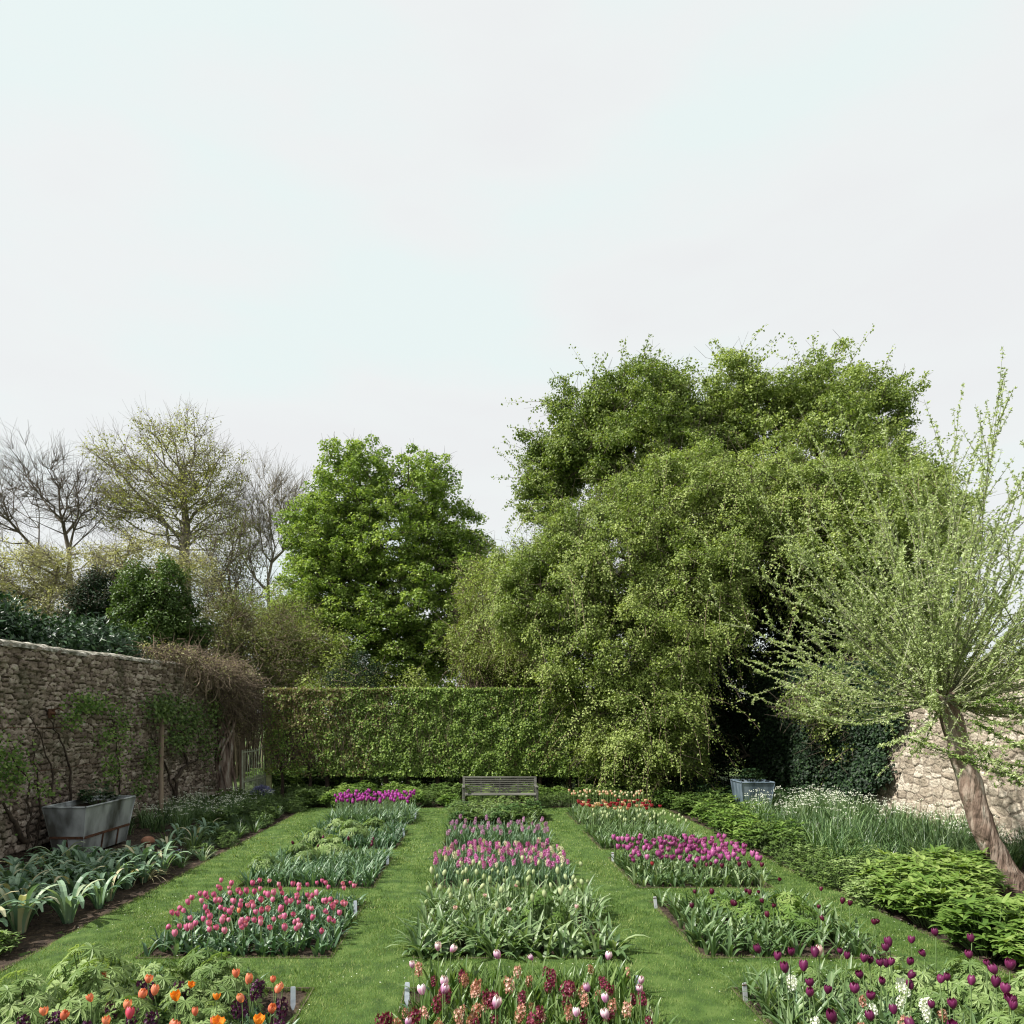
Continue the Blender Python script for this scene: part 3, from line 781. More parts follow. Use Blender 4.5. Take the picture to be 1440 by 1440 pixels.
tree('sycamore_tree', 'fresh green rounded sycamore rising behind the middle of the clipped hedge', (bx0, by0, 0),
     [(bx0, by0, 0), (bx0 + .1, by0, 3.0), (bx0 - .1, by0, 5.5), (bx0 + .1, by0, 9), (bx0 - .3, by0, 12.0)], syc, 2100, M['maple'], M['bark'],
     clump=(.36, .36, .25), per=105, leaf=(.115, .10), seed=5, step=.5, r_tip=.009, power=.44, twig=(4, .5, .008), group=BG, up=.7, lo=.3, pw=.75)

# tall trees beyond the left wall
def at(px, py, Y): return (gx(px, Y), Y, CAM_H + (VPY - py) * Y / F_PX)
def E(px, py, Y, rpx, rpy, ry=None):
    x, y, z = at(px, py, Y); return (x, y, z, rpx * Y / F_PX, ry if ry else rpx * Y / F_PX, rpy * Y / F_PX)
YB = 45
tree('beech_tree', 'tall twiggy beech with a domed crown just coming into leaf, on twin trunks', at(262, 1010, YB)[:2] + (0,),
     [(gx(262, YB), YB, 0), at(264, 850, YB), at(258, 790, YB), at(262, 740, YB), at(256, 680, YB), at(250, 650, YB)],
     [E(245, 640, YB, 75, 60), E(190, 690, YB, 60, 52), E(300, 680, YB, 50, 60), E(245, 720, YB, 95, 50), E(170, 640, YB, 42, 30), E(150, 720, YB, 40, 35), E(320, 740, YB, 40, 50)], 620, M['beech'], M['barkpale'],
     clump=(.75, .75, .4), per=40, leaf=(.12, .10), leafy=.7, seed=8, step=.7, r_tip=.013, power=.49, twig=(7, 1.2, .008), group=BG, lo=.25, pw=.7, bias=.6, uptw=.35, st=.72)
YC = 42
tree('bare_tree', 'leafless wide-forked tree at the far left, beyond the laurel', at(95, 1010, YC)[:2] + (0,),
     [(gx(98, YC), YC, 0), at(100, 840, YC), at(97, 775, YC), at(92, 752, YC), at(84, 718, YC)],
     [E(55, 665, YC, 50, 42), E(100, 700, YC, 45, 50), E(20, 700, YC, 45, 38), E(125, 720, YC, 30, 30), E(-30, 720, YC, 45, 40)], 260, M['beech'], M['bark'],
     per=0, seed=9, step=.7, r_tip=.012, power=.45, twig=(9, 1.5, .009), group=BG, lo=.25, pw=.7, bias=.7, wob=.12, uptw=.6, st=.72)
YD = 48
tree('bare_tree', 'slender upright leafless tree close to the sycamore', at(378, 1010, YD)[:2] + (0,),
     [(gx(380, YD), YD, 0), at(378, 850, YD), at(376, 800, YD), at(374, 770, YD)],
     [E(372, 700, YD, 38, 48), E(390, 740, YD, 42, 50), E(345, 750, YD, 35, 60), E(410, 700, YD, 20, 25)], 230, M['beech'], M['barkpale'],
     per=10, leaf=(.1, .08), clump=(.6, .6, .6), leafy=.4, seed=10, step=.7, r_tip=.012, power=.40, twig=(9, 1.6, .009), group=BG, lo=.2, bias=.9, uptw=.9)
YE = 40
tree('bare_tree', 'grey leafless tree with olive haze between the beech and the slender tree', at(335, 1010, YE)[:2] + (0,),
     [(gx(330, YE), YE, 0), at(330, 850, YE), at(332, 820, YE)],
     [E(320, 780, YE, 42, 60), E(345, 840, YE, 50, 60), E(300, 830, YE, 40, 60)], 230, M['scrub'], M['bark'],
     per=40, leaf=(.11, .09), clump=(.6, .6, .6), leafy=.7, seed=12, step=.7, r_tip=.012, power=.42, twig=(8, 1.2, .009), group=BG, lo=.2, uptw=.4, bias=.8)
YF = 30
tree('hazel_tree', 'broad pale yellow-green tree in young leaf at the far left above the laurel', at(40, 1010, YF)[:2] + (0,),
     [(gx(60, YF), YF, 0), at(60, 900, YF), at(65, 850, YF), at(80, 810, YF)],
     [E(30, 800, YF, 60, 42), E(110, 800, YF, 60, 38), E(200, 790, YF, 70, 38), E(0, 850, YF, 60, 40), E(90, 850, YF, 70, 35), E(-50, 820, YF, 60, 50), E(270, 800, YF, 40, 30)], 420, M['tan'], M['barkpale'],
     clump=(.55, .55, .4), per=85, leaf=(.085, .07), seed=13, step=.5, r_tip=.011, power=.45, twig=(8, .9, .008), group=BG, lo=.2, bias=.3)
YG = 25
tree('holly_tree', 'dense dark green evergreen bush above the wall, below the beech', at(215, 1010, YG)[:2] + (0,),
     [(gx(215, YG), YG, 0), at(215, 930, YG), at(217, 860, YG)],
     [E(200, 850, YG, 34, 55), E(235, 835, YG, 30, 45), E(215, 900, YG, 52, 52), E(255, 885, YG, 34, 45)], 260, M['darkleaf'], M['bark'],
     clump=(.34, .34, .3), per=170, leaf=(.10, .075), seed=14, step=.5, r_tip=.011, group=BG, lo=.4, twig=(3, .4, .006), arange=(.1, 1))
tree('yew_tree', 'dark brownish evergreen between the pale hazel and the holly', at(135, 1010, 28)[:2] + (0,),
     [(gx(135, 28), 28, 0), at(135, 930, 28), at(135, 860, 28)],
     [E(130, 860, 28, 30, 44), E(145, 840, 28, 26, 34), E(120, 890, 28, 32, 40)], 90, M['ivy'], M['bark'],
     clump=(.42, .42, .42), per=240, leaf=(.09, .06), seed=15, r_tip=.011, group=BG, lo=.4, twig=(9, .9, .009))
tree('yew_tree', 'small dark yew showing just over the hedge below the sycamore', at(500, 1010, 24)[:2] + (0,),
     [(gx(500, 24), 24, 0), at(500, 970, 24), at(500, 950, 24)],
     [E(500, 955, 24, 34, 38), E(515, 965, 24, 25, 34), (gx(500, 24), 24, 1.6, 1, 1, 1.4)], 60, M['ivy'], M['bark'],
     clump=(.3, .3, .3), per=300, leaf=(.07, .03), seed=16, r_tip=.011, group=BG, lo=.4, twig=(2, .4, .006))
# arching scrub
def scrub(name, label, ells, n, seed, leafm, per, leaf, ntw, twl, base, twm='twig', clump=(.45, .45, .45), leafy=1):
    rng = np.random.default_rng(seed)
    T, d, k = ell_targets(ells, n, rng, lo=.2)
    T = T + d * (.8 * smoothnoise(T, seed, 3, .8))[:, None]
    b = np.array(base, float)
    root = empty(name, base); tag(root, label, 'shrub', 'shrubs standing beyond the hedge and the wall')
    g = Geo()
    # canes arching out of the base
    m = n // 2
    q = T[rng.choice(n, m)]
    s0 = b + rng.normal(size=(m, 3)) * [.8, .6, 0]
    prev = s0; 
    for i in range(1, 7):
        s = i / 6
        p = s0 * (1 - s) + q * s + np.array([0, 0, 1.0]) * np.sin(np.pi * s)[..., None] * 1.1 + rng.normal(size=(m, 3)) * .06
        tubes(g, prev - b, p - b, .022 * (1.1 - s) + .006, .018 * (1.05 - s) + .005, rng.uniform(0, 1, m), 4); prev = p
    twigs(g, T - b, ntw, twl, .008, rng, dirs=d * .6)
    g.build('trunk', M[twm], root)
    g = Geo(); sel = rng.uniform(0, 1, n) < leafy
    crown_leaves(g, T[sel] - b, d[sel], clump, per, leaf[0], leaf[1], rng)
    g.build('crown', leafm, root)
    return root
scrub('bramble_shrub', 'brown arching bare-stemmed thicket above the vine-covered wall end', [E(320, 880, 27, 50, 45), E(350, 920, 26, 60, 50), E(300, 930, 26, 50, 40), E(400, 900, 27, 45, 45)], 260, 20, M['scrub'], 85, (.075, .06), 9, 1.0, (gx(330, 27), 27, 0))
scrub('hawthorn_shrub', 'olive green loose shrub left of the sycamore behind the hedge', [E(400, 880, 29, 45, 40), E(430, 920, 28, 60, 50), E(385, 930, 28, 50, 45), E(350, 870, 30, 40, 35)], 260, 21, M['olive'], 120, (.075, .06), 5, .8, (gx(410, 28.5), 28.5, 0))
scrub('hawthorn_shrub', 'pale feathery yellow-green shrub between the sycamore and the great draped tree', [E(700, 850, 24, 52, 65), E(675, 910, 24, 48, 62), E(740, 830, 24, 48, 60), E(720, 940, 23.5, 55, 50)], 420, 22, M['olive'], 170, (.06, .05), 6, .8, (gx(700, 24), 24, 0), clump=(.4, .4, .35))
scrub('elder_shrub', 'low dim shrub growing behind the hedge under the sycamore', [(-5, 25, 2.0, 1.8, 1.2, 1.8), (-1.5, 25, 2.2, 2.2, 1.2, 2.0), (2, 25, 2.2, 2.2, 1.2, 2.0)], 160, 23, M['olive'], 150, (.08, .065), 4, .6, (-2, 25, 0))
# distant belt of woodland closing the view
rng = np.random.default_rng(90)
for i, (px, Y, hh, wd, mt) in enumerate([(-40, 60, 10, 7, 'scrub'), (120, 62, 9, 8, 'tan'), (300, 64, 10, 8, 'scrub'), (450, 60, 9, 7, 'olive'), (640, 62, 9, 8, 'olive'), (740, 64, 11, 7, 'scrub'), (1330, 55, 8, 7, 'olive'), (1450, 58, 9, 8, 'scrub')]):
    x = gx(px, Y)
    words_ = ['far left', 'under the hazel', 'behind the thicket', 'left of the sycamore', 'right of the sycamore', 'left of the great draped tree', 'behind the pollard', 'far right behind the pollard']
    tree('woodland_tree', f'hazy distant woodland tree {words_[i]}, seen only through gaps', (x, Y, 0), [(x, Y, 0), (x, Y, hh * .5)],
         [(x, Y, hh * .6, wd * .55, 3, hh * .4), (x - wd * .3, Y, hh * .4, wd * .4, 3, hh * .35), (x + wd * .3, Y, hh * .4, wd * .4, 3, hh * .35)], 130, M[mt], M['bark'],
         clump=(.8, .8, .7), per=90, leaf=(.22, .18), seed=100 + i, r_tip=.03, twig=(5, 1.2, .02), group=BG, lo=.2, step=1)

# ------------------------------------------------------------------ the great draped trees on the right
def draped(name, label, base, trunk, ells, ntar, mat, seed, per=260, leaf=(.07, .055), clump=(.5, .5, .75), hang=0, keep=None, ntw=2, shoots=0, shootdir=(0, 0, 1), lo=.45, twl=.8):
    rng = np.random.default_rng(seed)
    ntar = int(ntar * 2.3); per = int(per / 2.1)
    T, d, k = ell_targets(ells, ntar, rng, lo=lo, pw=.7)
    lump = smoothnoise(T, seed + 3, 3, .75)
    T = T + d * (.50 * lump)[:, None]
    s = lump > rng.uniform(-.9, .0, len(T)); T, d = T[s], d[s]
    if keep is not None:
        s = keep(T); T, d = T[s], d[s]
    b = np.array(base, float)
    P0, P1, r0, r1, tips = grow(trunk, T, .008, .42, .6, .12, seed, .3, -.1)
    root = empty(name, base); tag(root, label, 'tree', 'big trees draped over the back right corner')
    g = Geo(); tubes(g, P0 - b, P1 - b, r0, r1, rng.uniform(0, 1, len(P0)), 6)
    twigs(g, T - b, ntw, twl, .007, rng, dirs=d * .5)
    g.build('trunk', M['bark'], root, smooth=True)
    gl = Geo()
    crown_leaves(gl, T - b, d, clump, per, leaf[0], leaf[1], rng, up=.5, droop=.3, out_=.8)
    gt = Geo()
    # long hanging strands
    if hang:
        k = rng.choice(len(T), hang); p = T[k] + d[k] * [.35, .35, 0]
        o_ = norm(d[k] * [1, 1, 0] + 1e-6)
        ln = rng.uniform(.5, 1.9, hang); sd = rng.normal(size=(hang, 3)) * [.5, .3, 0]
        for i in range(9):
            s0, s1 = i / 9, (i + 1) / 9
            f = lambda s: p + o_ * (.55 * s - .1 * s * s)[..., None] * ln[:, None] * .5 + sd * (s * ln)[:, None] + np.array([0, 0, 1.0]) * ((.35 * s - 1.1 * s ** 2) * ln)[:, None] + np.stack([.06 * np.sin(6 * s + k), .06 * np.cos(5 * s + k), 0 * k], 1)
            a0, a1 = f(np.full(hang, s0)), f(np.full(hang, s1))
            tubes(gt, a0 - b, a1 - b, .006, .005, rng.uniform(0, 1, hang), 3)
            for _ in range(11):
                q = a0 + (a1 - a0) * rng.uniform(0, 1, (hang, 1)) + rng.normal(size=(hang, 3)) * .055
                N = norm(o_ + [0, 0, .6] + rng.normal(size=(hang, 3)) * .5)
                leaves(gl, q - b, norm(np.cross(N, rdir(hang, rng)) + [0, 0, -.4]), N, leaf[0] * rng.uniform(.6, 1.1, hang), leaf[1] * rng.uniform(.6, 1.1, hang), np.clip(rng.normal(.6, .25, hang), 0, 1))
    # free shoots standing out of the outline
    if shoots:
        cand = np.argsort(-(d @ norm(np.array(shootdir, float)) + rng.uniform(0, .7, len(d))))[:shoots]
        p = T[cand]; dd = norm(d[cand] * .7 + np.array(shootdir) * .35 + [0, 0, -.1] + rng.normal(size=(len(cand), 3)) * .45); ln = rng.uniform(.3, 1.0, len(cand)) + (rng.uniform(0, 1, len(cand)) < .12) * 1.0
        for i in range(9):
            s0, s1 = i / 9, (i + 1) / 9
            a0 = p + dd * (s0 * ln)[:, None] + np.array([.10, 0, -.12]) * s0 ** 2; a1 = p + dd * (s1 * ln)[:, None] + np.array([.10, 0, -.12]) * s1 ** 2
            tubes(gt, a0 - b, a1 - b, .010 * (1.1 - s0), .010 * (1.1 - s1), rng.uniform(0, 1, len(cand)), 3)
            for _ in range(5):
                m_ = len(cand)
                q = a0 + (a1 - a0) * rng.uniform(0, 1, (m_, 1)) + rng.normal(size=(m_, 3)) * .05
                N = norm(rng.normal(size=(m_, 3)) + [0, 0, .8])
                leaves(gl, q - b, rdir(m_, rng), N, leaf[0] * rng.uniform(.7, 1.3, m_), leaf[1] * rng.uniform(.7, 1.3, m_), rng.uniform(.2, .9, m_))
    if gt.n: gt.build('sprays', M['twig'], root)
    gl.build('crown', mat, root)
    return root
YA = 23.5
draped('lime_tree', 'tall dark-leaved tree making the upper left shoulder of the draped mass', at(880, 1010, YA)[:2] + (0,),
       [(gx(900, YA), YA, 0), at(895, 850, YA), at(890, 720, YA), at(885, 620, YA)],
       [E(815, 610, YA, 62, 58), E(890, 575, YA, 66, 48), E(965, 572, YA, 52, 44), E(782, 575, YA, 22, 48), E(755, 640, YA, 30, 45), E(800, 660, YA, 55, 55), E(900, 650, YA, 110, 60), E(770, 700, YA, 32, 40)], 420, M['massdark'], 30, per=360, leaf=(.082, .064), clump=(.40, .40, .2), shoots=520, shootdir=(-.5, 0, .5), lo=.3)
YB2 = 24
draped('lime_tree', 'tall leafy tree making the upper right crest of the draped mass', at(1150, 1010, YB2)[:2] + (0,),
       [(gx(1150, YB2), YB2, 0), at(1150, 850, YB2), at(1150, 720, YB2), at(1150, 620, YB2)],
       [E(1085, 568, YB2, 60, 50), E(1170, 562, YB2, 80, 50), E(1255, 580, YB2, 50, 52), E(1022, 562, YB2, 55, 52), E(1010, 640, YB2, 50, 60), E(1130, 640, YB2, 110, 70), E(1230, 700, YB2, 85, 80), E(1020, 620, YB2, 45, 60), E(1290, 740, YB2, 60, 80)], 430, M['mass'], 31, per=360, leaf=(.082, .064), clump=(.40, .40, .2), shoots=520, shootdir=(.35, 0, .7), lo=.3)
YM = 19.2
def hollow(T):
    x, y, z = T[:, 0], T[:, 1], T[:, 2]
    px = VPX + x * F_PX / y; py = VPY - (z - CAM_H) * F_PX / y
    cave = (((px - 1115) / 125) ** 2 + ((py - 1010) / 165) ** 2 < 1) | (((px - 1090) / 45) ** 2 + ((py - 850) / 90) ** 2 < 1)
    w = .38 * smoothnoise(T, 77, 3, 1.1)
    cave = (((px - 1125) / 130) ** 2 + ((py - 1015) / 165) ** 2 < 1 + w) | (((px - 1090) / 45) ** 2 + ((py - 850) / 90) ** 2 < 1 + w)
    return ~(cave & (y < 22.0))
draped('hawthorn_tree', 'huge bright green shrub draped to the ground beside the hedge', at(870, 1010, YM)[:2] + (0,),
       [(gx(900, 20.5), 20.5, 0), at(900, 950, 20.5), at(890, 850, 20.3), at(890, 760, 20.3)],
       [E(860, 790, YM + 1.2, 110, 110, 2.2), E(790, 830, YM + 1, 85, 85, 1.8), E(960, 720, YM + 1.5, 100, 90, 2.0), E(880, 920, YM, 115, 110, 1.6), E(835, 950, YM, 68, 80, 1.3), E(960, 850, YM + .5, 80, 120, 1.7), E(900, 1020, YM - .3, 90, 75, 1.1), E(885, 1055, YM - .2, 62, 50, 1.0), E(735, 850, YM + 1.5, 42, 65, 1.3), E(705, 800, YM + 1.8, 28, 45, 1.0)],
       900, M['mass'], 32, per=380, leaf=(.064, .050), clump=(.32, .3, .26), hang=620, keep=hollow, shoots=160, shootdir=(-.8, -.2, .3), lo=.5)
draped('hawthorn_tree', 'wide green canopy drooping over the dark hollow behind the pollard', at(1200, 1010, 21.5)[:2] + (0,),
       [(gx(1210, 21.8), 21.8, 0), at(1210, 950, 21.8), at(1190, 800, 21.4), at(1170, 720, 21)],
       [E(1070, 715, 20.5, 110, 85, 2.4), E(1180, 730, 20.5, 110, 90, 2.5), E(1290, 800, 20.3, 70, 110, 1.8), E(1240, 820, 20, 85, 110, 2.2), E(1150, 800, 20, 120, 90, 2.2), E(1280, 930, 20, 55, 75, 1.5), E(1020, 780, 20, 60, 90, 1.8)],
       760, M['mass'], 33, per=360, leaf=(.064, .050), clump=(.32, .3, .26), hang=560, keep=hollow, shoots=120, shootdir=(.5, -.2, .5), lo=.45)
draped('hawthorn_tree', 'low yellow-green boughs hanging in front of the dark hollow above the white flowers', at(1200, 1010, 17)[:2] + (0,),
       [(gx(1290, 18), 18, 0), at(1290, 990, 18), at(1250, 960, 17.5), at(1200, 950, 17.2)],
       [E(1180, 985, 17.0, 85, 42, .8), E(1215, 1030, 17.0, 60, 42, .7), E(1140, 1000, 17.0, 45, 22, .5), E(1240, 940, 17.4, 55, 45, .8)],
       150, M['mass'], 34, per=120, leaf=(.055, .045), clump=(.28, .28, .22), hang=14, ntw=4, twl=.6)
draped('holly_tree', 'added dark backing foliage shutting out view and light behind the draped canopy', (gx(1100, 25.5), 25.5, 0),  # dark backing added to block sky and lit ground behind the hollow
       [(gx(1100, 25.5), 25.5, 0), at(1100, 900, 25.5), at(1100, 760, 25.5)],
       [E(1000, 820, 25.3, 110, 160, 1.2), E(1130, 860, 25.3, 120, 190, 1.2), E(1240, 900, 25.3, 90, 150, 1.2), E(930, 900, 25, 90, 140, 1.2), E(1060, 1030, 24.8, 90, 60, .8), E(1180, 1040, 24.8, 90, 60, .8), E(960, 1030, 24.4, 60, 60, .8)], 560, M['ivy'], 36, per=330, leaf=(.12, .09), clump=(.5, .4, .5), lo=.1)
# backing foliage added in a very dark leaf colour to keep the hollow dark
tree('yew_tree', 'added black-green backing foliage darkening the back of the hollow', (gx(1120, 24), 24, 0), [(gx(1120, 24), 24, 0), (gx(1120, 24), 24, 4)],
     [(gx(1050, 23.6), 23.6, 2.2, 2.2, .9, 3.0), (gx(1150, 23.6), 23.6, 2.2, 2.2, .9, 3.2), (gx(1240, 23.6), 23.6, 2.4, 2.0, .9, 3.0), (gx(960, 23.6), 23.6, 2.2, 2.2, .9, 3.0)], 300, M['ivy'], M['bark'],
     clump=(.5, .4, .5), per=260, leaf=(.10, .05), seed=35, r_tip=.012, lo=.3, twig=(2, .4, .006), group='big trees draped over the back right corner')

# ------------------------------------------------------------------ clipped hornbeam hedge
HX0, HX1, HY, HZ = -6.05, 6.6, 20.6, 3.06
root = empty('hornbeam_hedge', (0, HY, 0)); tag(root, 'tall clipped hornbeam hedge across the end of the garden', 'hedge')
rng = np.random.default_rng(50)
for i in range(17):
    x = HX0 + .35 + i * .76 + rng.uniform(-.12, .12)
    g = Geo()
    pts = np.array([[x - 0, HY + rng.uniform(-.05, .05), -.05], [x + rng.normal() * .03, HY, .4], [x + rng.normal() * .04, HY, .9], [x + rng.normal() * .08, HY, 1.6], [x + rng.normal() * .12, HY, 2.6]])
    polytube(g, pts, np.array([.075, .06, .055, .045, .02]) * rng.uniform(.7, 1.2), k=7)
    for _ in range(9):
        z = rng.uniform(.6, 2.5); s = rng.choice([-1, 1])
        polytube(g, [[x, HY, z], [x + s * .2, HY + rng.uniform(-.15, .1), z + .2], [x + s * rng.uniform(.3, .5), HY + rng.uniform(-.25, .2), z + rng.uniform(.3, .6)]], [.02, .014, .006], k=4)
    o = g.build('trunk', M['darktwig'], root, smooth=True); o.location = (0, -HY, 0)
g = Geo(); gt = Geo()
n = 125000
x = rng.uniform(HX0, HX1, n); z = HZ * (.18 + .82 * rng.uniform(0, 1, n) ** .85)
u = rng.uniform(0, 1, n)
fy = np.where(u < .62, -.42 + rng.exponential(.07, n), rng.uniform(-.4, .42, n))
face = u < .62
topm = rng.uniform(0, 1, n) < .16
z = np.where(topm, HZ - rng.exponential(.05, n), z)
P2 = np.stack([x, z], 1)
bumpf = .16 * (gridnoise(P2, .28, 51) - .5) + .10 * (gridnoise(P2, .11, 55) - .5) + .10 * (gridnoise(P2, 1.3, 56) - .5)
fy = np.where(topm, rng.uniform(-.42, .42, n), fy - bumpf)
dens = .50 + .9 * (gridnoise(P2, .22, 52) - .5) + .9 * (gridnoise(P2 * [1, .4], .35, 57) - .5) + np.clip((x + 3.5) * .12, -.28, .4) + (z > 2.5) * .2
zlow = .30 + .18 * smoothnoise(P2[:, :1], 53, 3, 3)
keep = (rng.uniform(0, 1, n) < np.clip(dens + .25, .12, 1)) & (z > zlow * rng.uniform(.75, 1.1, n))
x, z, fy, topm = x[keep], z[keep], fy[keep], topm[keep]; n = len(x)
brown = np.clip(.62 - (x + 6) * .13, 0, .75) * (.35 + .65 * (z > 1.9)) + (z > 2.85) * .12
brown = brown + .5 * (gridnoise(np.stack([x, z * .35], 1), .45, 54) - .5)
isb = rng.uniform(0, 1, n) < brown
a = np.where(isb, rng.uniform(0, .26, n), np.clip(rng.normal(.62, .17, n), .36, 1))
N = norm(np.stack([rng.normal(0, .45, n), np.where(topm, -.2, -1.0), np.where(topm, 1.1, .55) + rng.normal(0, .35, n)], 1))
T = norm(np.cross(N, rdir(n, rng)) + [0, 0, -.35])
s = rng.uniform(.6, 1.2, n)
leaves(g, np.stack([x, fy, z + .012 * rng.normal(size=n)], 1), T, N, .070 * s, .052 * s, a)
g.build('foliage', M['hedge'], root)
n = 9000
x = HX0 + (HX1 - HX0) * rng.uniform(0, 1, n) ** 1.35; z = rng.uniform(.7, HZ - .12, n); y = rng.uniform(-.44, .3, n)
D = norm(np.stack([rng.normal(0, .35, n), rng.normal(-.15, .25, n), np.ones(n)], 1)); ln = rng.uniform(.12, .4, n)[:, None]
P = np.stack([x, y, z], 1); Q = P + D * ln; Q[:, 2] = np.minimum(Q[:, 2], HZ + .03 + rng.uniform(0, .05, n)); Q[:, 1] = np.maximum(Q[:, 1], -.48)
tubes(gt, P, Q, .0065, .003, rng.uniform(0, 1, n), 3)
gt.build('sprays', M['twig'], root)

# laurel above the left wall
def laurel(name, label, ells, n, seed, base, leaf=(.15, .065)):
    rng = np.random.default_rng(seed)
    T, d, k = ell_targets(ells, n, rng, lo=.75, pw=1)
    b = np.array(base, float)
    root = empty(name, base); tag(root, label, 'shrub')
    g = Geo()
    per = 26; kk = np.repeat(np.arange(n), per)
    P = T[kk] + rng.normal(size=(len(kk), 3)) * .16
    N = norm(d[kk] * .8 + [0, 0, .5] + rng.normal(size=(len(kk), 3)) * .5)
    TT = norm(np.cross(N, rdir(len(kk), rng)) + d[kk] * .4)
    leaves(g, P - b, TT, N, leaf[0] * rng.uniform(.6, 1.1, len(kk)), leaf[1] * rng.uniform(.7, 1.1, len(kk)), rng.uniform(0, 1, len(kk)) ** 1.5, .06)
    g.build('crown', M['laurel'], root)
    g = Geo(); P0, P1, r0, r1, _ = grow([b, b + [0, 0, 2.0]], T[:120], .012, .45, .4, .1, seed)
    tubes(g, P0 - b, P1 - b, r0, r1, .5, 5); g.build('trunk', M['bark'], root)
laurel('laurel_shrub', 'glossy dark laurel bank topping the left stone wall', [E(60, 910, 14.3, 60, 33, .7), E(120, 920, 15.5, 55, 38, .8), E(160, 930, 16.8, 34, 40, .8), E(20, 935, 13.4, 50, 40, .6), E(-40, 940, 12.4, 50, 45, .6)], 620, 41, (-8.9, 14.8, 0))
laurel('laurel_shrub', 'taller glossy dark laurel at the far left edge above the wall', [E(0, 880, 13.6, 30, 32, .6), E(-35, 900, 13, 45, 50, .7), E(12, 900, 13.8, 20, 26, .5)], 240, 42, (-9.2, 13.3, 0))

# ------------------------------------------------------------------ vine over the wall end
root = empty('climbing_vine', (-7.0, 19.6, 0)); tag(root, 'old tangled brown climber heaped over the end of the left wall', 'climber')
b = np.array([-7.0, 19.6, 0])
rng = np.random.default_rng(70)
g = Geo()
for i in range(13):
    ph = rng.uniform(0, 6.28); r_ = rng.uniform(.05, .28); zt = rng.uniform(2.2, 3.4); k = 22
    s = np.linspace(0, 1, k); tw = rng.uniform(1.5, 5) * rng.choice([-1, 1])
    pts = np.stack([r_ * (1 - .2 * s) * np.cos(ph + tw * s) + .05 * np.sin(9 * s + i) + .1, r_ * np.sin(ph + tw * s) * .9 + .05 * np.cos(8 * s + i), zt * s], 1)
    polytube(g, pts, np.linspace(rng.uniform(.03, .085), .02, k), a=rng.uniform(0, 1), k=7)
polytube(g, [[.05, 0, 0], [.08, .02, .8], [.0, .0, 1.6], [.05, 0, 2.4], [0, 0, 3.2]], [.22, .17, .15, .12, .08], k=9, a=.3)
g.build('trunk', M['pinkbark'], root, smooth=True)
g = Geo(); gl = Geo()
els = [(.0, .0, 3.15, .5, 1.1, .55), (.05, -1.2, 3.45, .45, 1.4, .30), (.15, .3, 2.6, .5, .9, .65), (.0, .9, 3.3, .6, .7, .5), (-.1, -3.0, 3.72, .35, 1.6, .12), (.5, .8, 2.3, .35, .5, .8)]
T, d, k = ell_targets(els, 800, rng, lo=.3)
n = len(T)
for i in range(5):
    D = norm(rng.normal(size=(n, 3)) * [.7, .9, .6] + [0.15, 0, -.15]); L_ = rng.uniform(.15, .5, n)[:, None]
    Q = T + D * L_; R2 = Q + norm(D + rng.normal(size=(n, 3)) * .6 + [0, 0, -.5]) * L_ * .8
    tubes(g, T, Q, .0075, .006, rng.uniform(.3, 1, n), 3); tubes(g, Q, R2, .006, .003, rng.uniform(.3, 1, n), 3)
for i in range(14):   # looping stems
    c = np.array([.4 + rng.uniform(-.05, .1), rng.uniform(-3.4, -.4), rng.uniform(2.8, 3.3)]); s = np.linspace(0, rng.uniform(3, 6.5), 14); r_ = rng.uniform(.12, .4)
    polytube(g, np.stack([c[0] + .05 * np.sin(s), c[1] + r_ * np.cos(s + i) + .05 * s, c[2] + r_ * np.sin(s + i)], 1), .012, a=.9, k=5)
g.build('vines', M['twig'], root)
crown_leaves(gl, T[::2], d[::2], (.25, .25, .2), 14, .05, .04, rng)
gl.build('leaves', M['tan'], root)

# ------------------------------------------------------------------ gate and its post
root = empty('garden_gate', (-6.02, 20.45, 0)); tag(root, 'pale metal gate with upright bars standing open by the hedge', 'gate')
p0 = np.array([-.05, -.02, 0]); p1 = np.array([-.14, -1.72, 0])
P_ = lambda s, z: tuple(p0 + (p1 - p0) * s + [0, 0, z])
topc = lambda s: 1.30 + .16 * max(0, (1 - s * 2.2)) ** 1.6
g = Geo(); bar(g, P_(0, .06), P_(0, 1.52), .04, .04); g.build('stile', M['gatepaint'], root)
g = Geo(); bar(g, P_(1, .06), P_(1, 1.36), .035, .035); g.build('stile', M['gatepaint'], root)
g = Geo()
for i in range(12):
    s0, s1 = i / 12, (i + 1) / 12
    bar(g, P_(s0, topc(s0)), P_(s1 + .003, topc(s1)), .014, .03)
g.build('rail', M['gatepaint'], root)
for z_ in (.52, .12):
    g = Geo(); bar(g, P_(0, z_), P_(1, z_), .016, .038); g.build('rail', M['gatepaint'], root)
for i in range(9):
    s = (i + 1) / 10
    g = Geo(); bar(g, P_(s, .12), P_(s, topc(s) + .07), .016, .016); g.build('bar', M['gatepaint'], root)
for i in range(10):
    s = (i + .5) / 10
    g = Geo(); bar(g, P_(s, .12), P_(s, .62), .013, .013); g.build('short_bar', M['gatepaint'], root)
g = Geo(); box(g, (0, 0, 1.17), (.14, .14, 2.34), bevel=.012); box(g, (0, 0, 2.35), (.17, .17, .03), bevel=.008)
o = tag(g.build('gate_post', M['lichenwood']), 'square lichen-covered wooden post between the gate and the hedge', 'post'); o.location = (-5.95, 20.4, 0)
g = Geo(); box(g, (0, 0, .9), (.13, .13, 1.8), bevel=.012)
o = tag(g.build('gate_post', M['pole']), 'brown wooden post half hidden by the vine at the gate opening', 'post'); o.location = (-6.75, 20.5, 0)

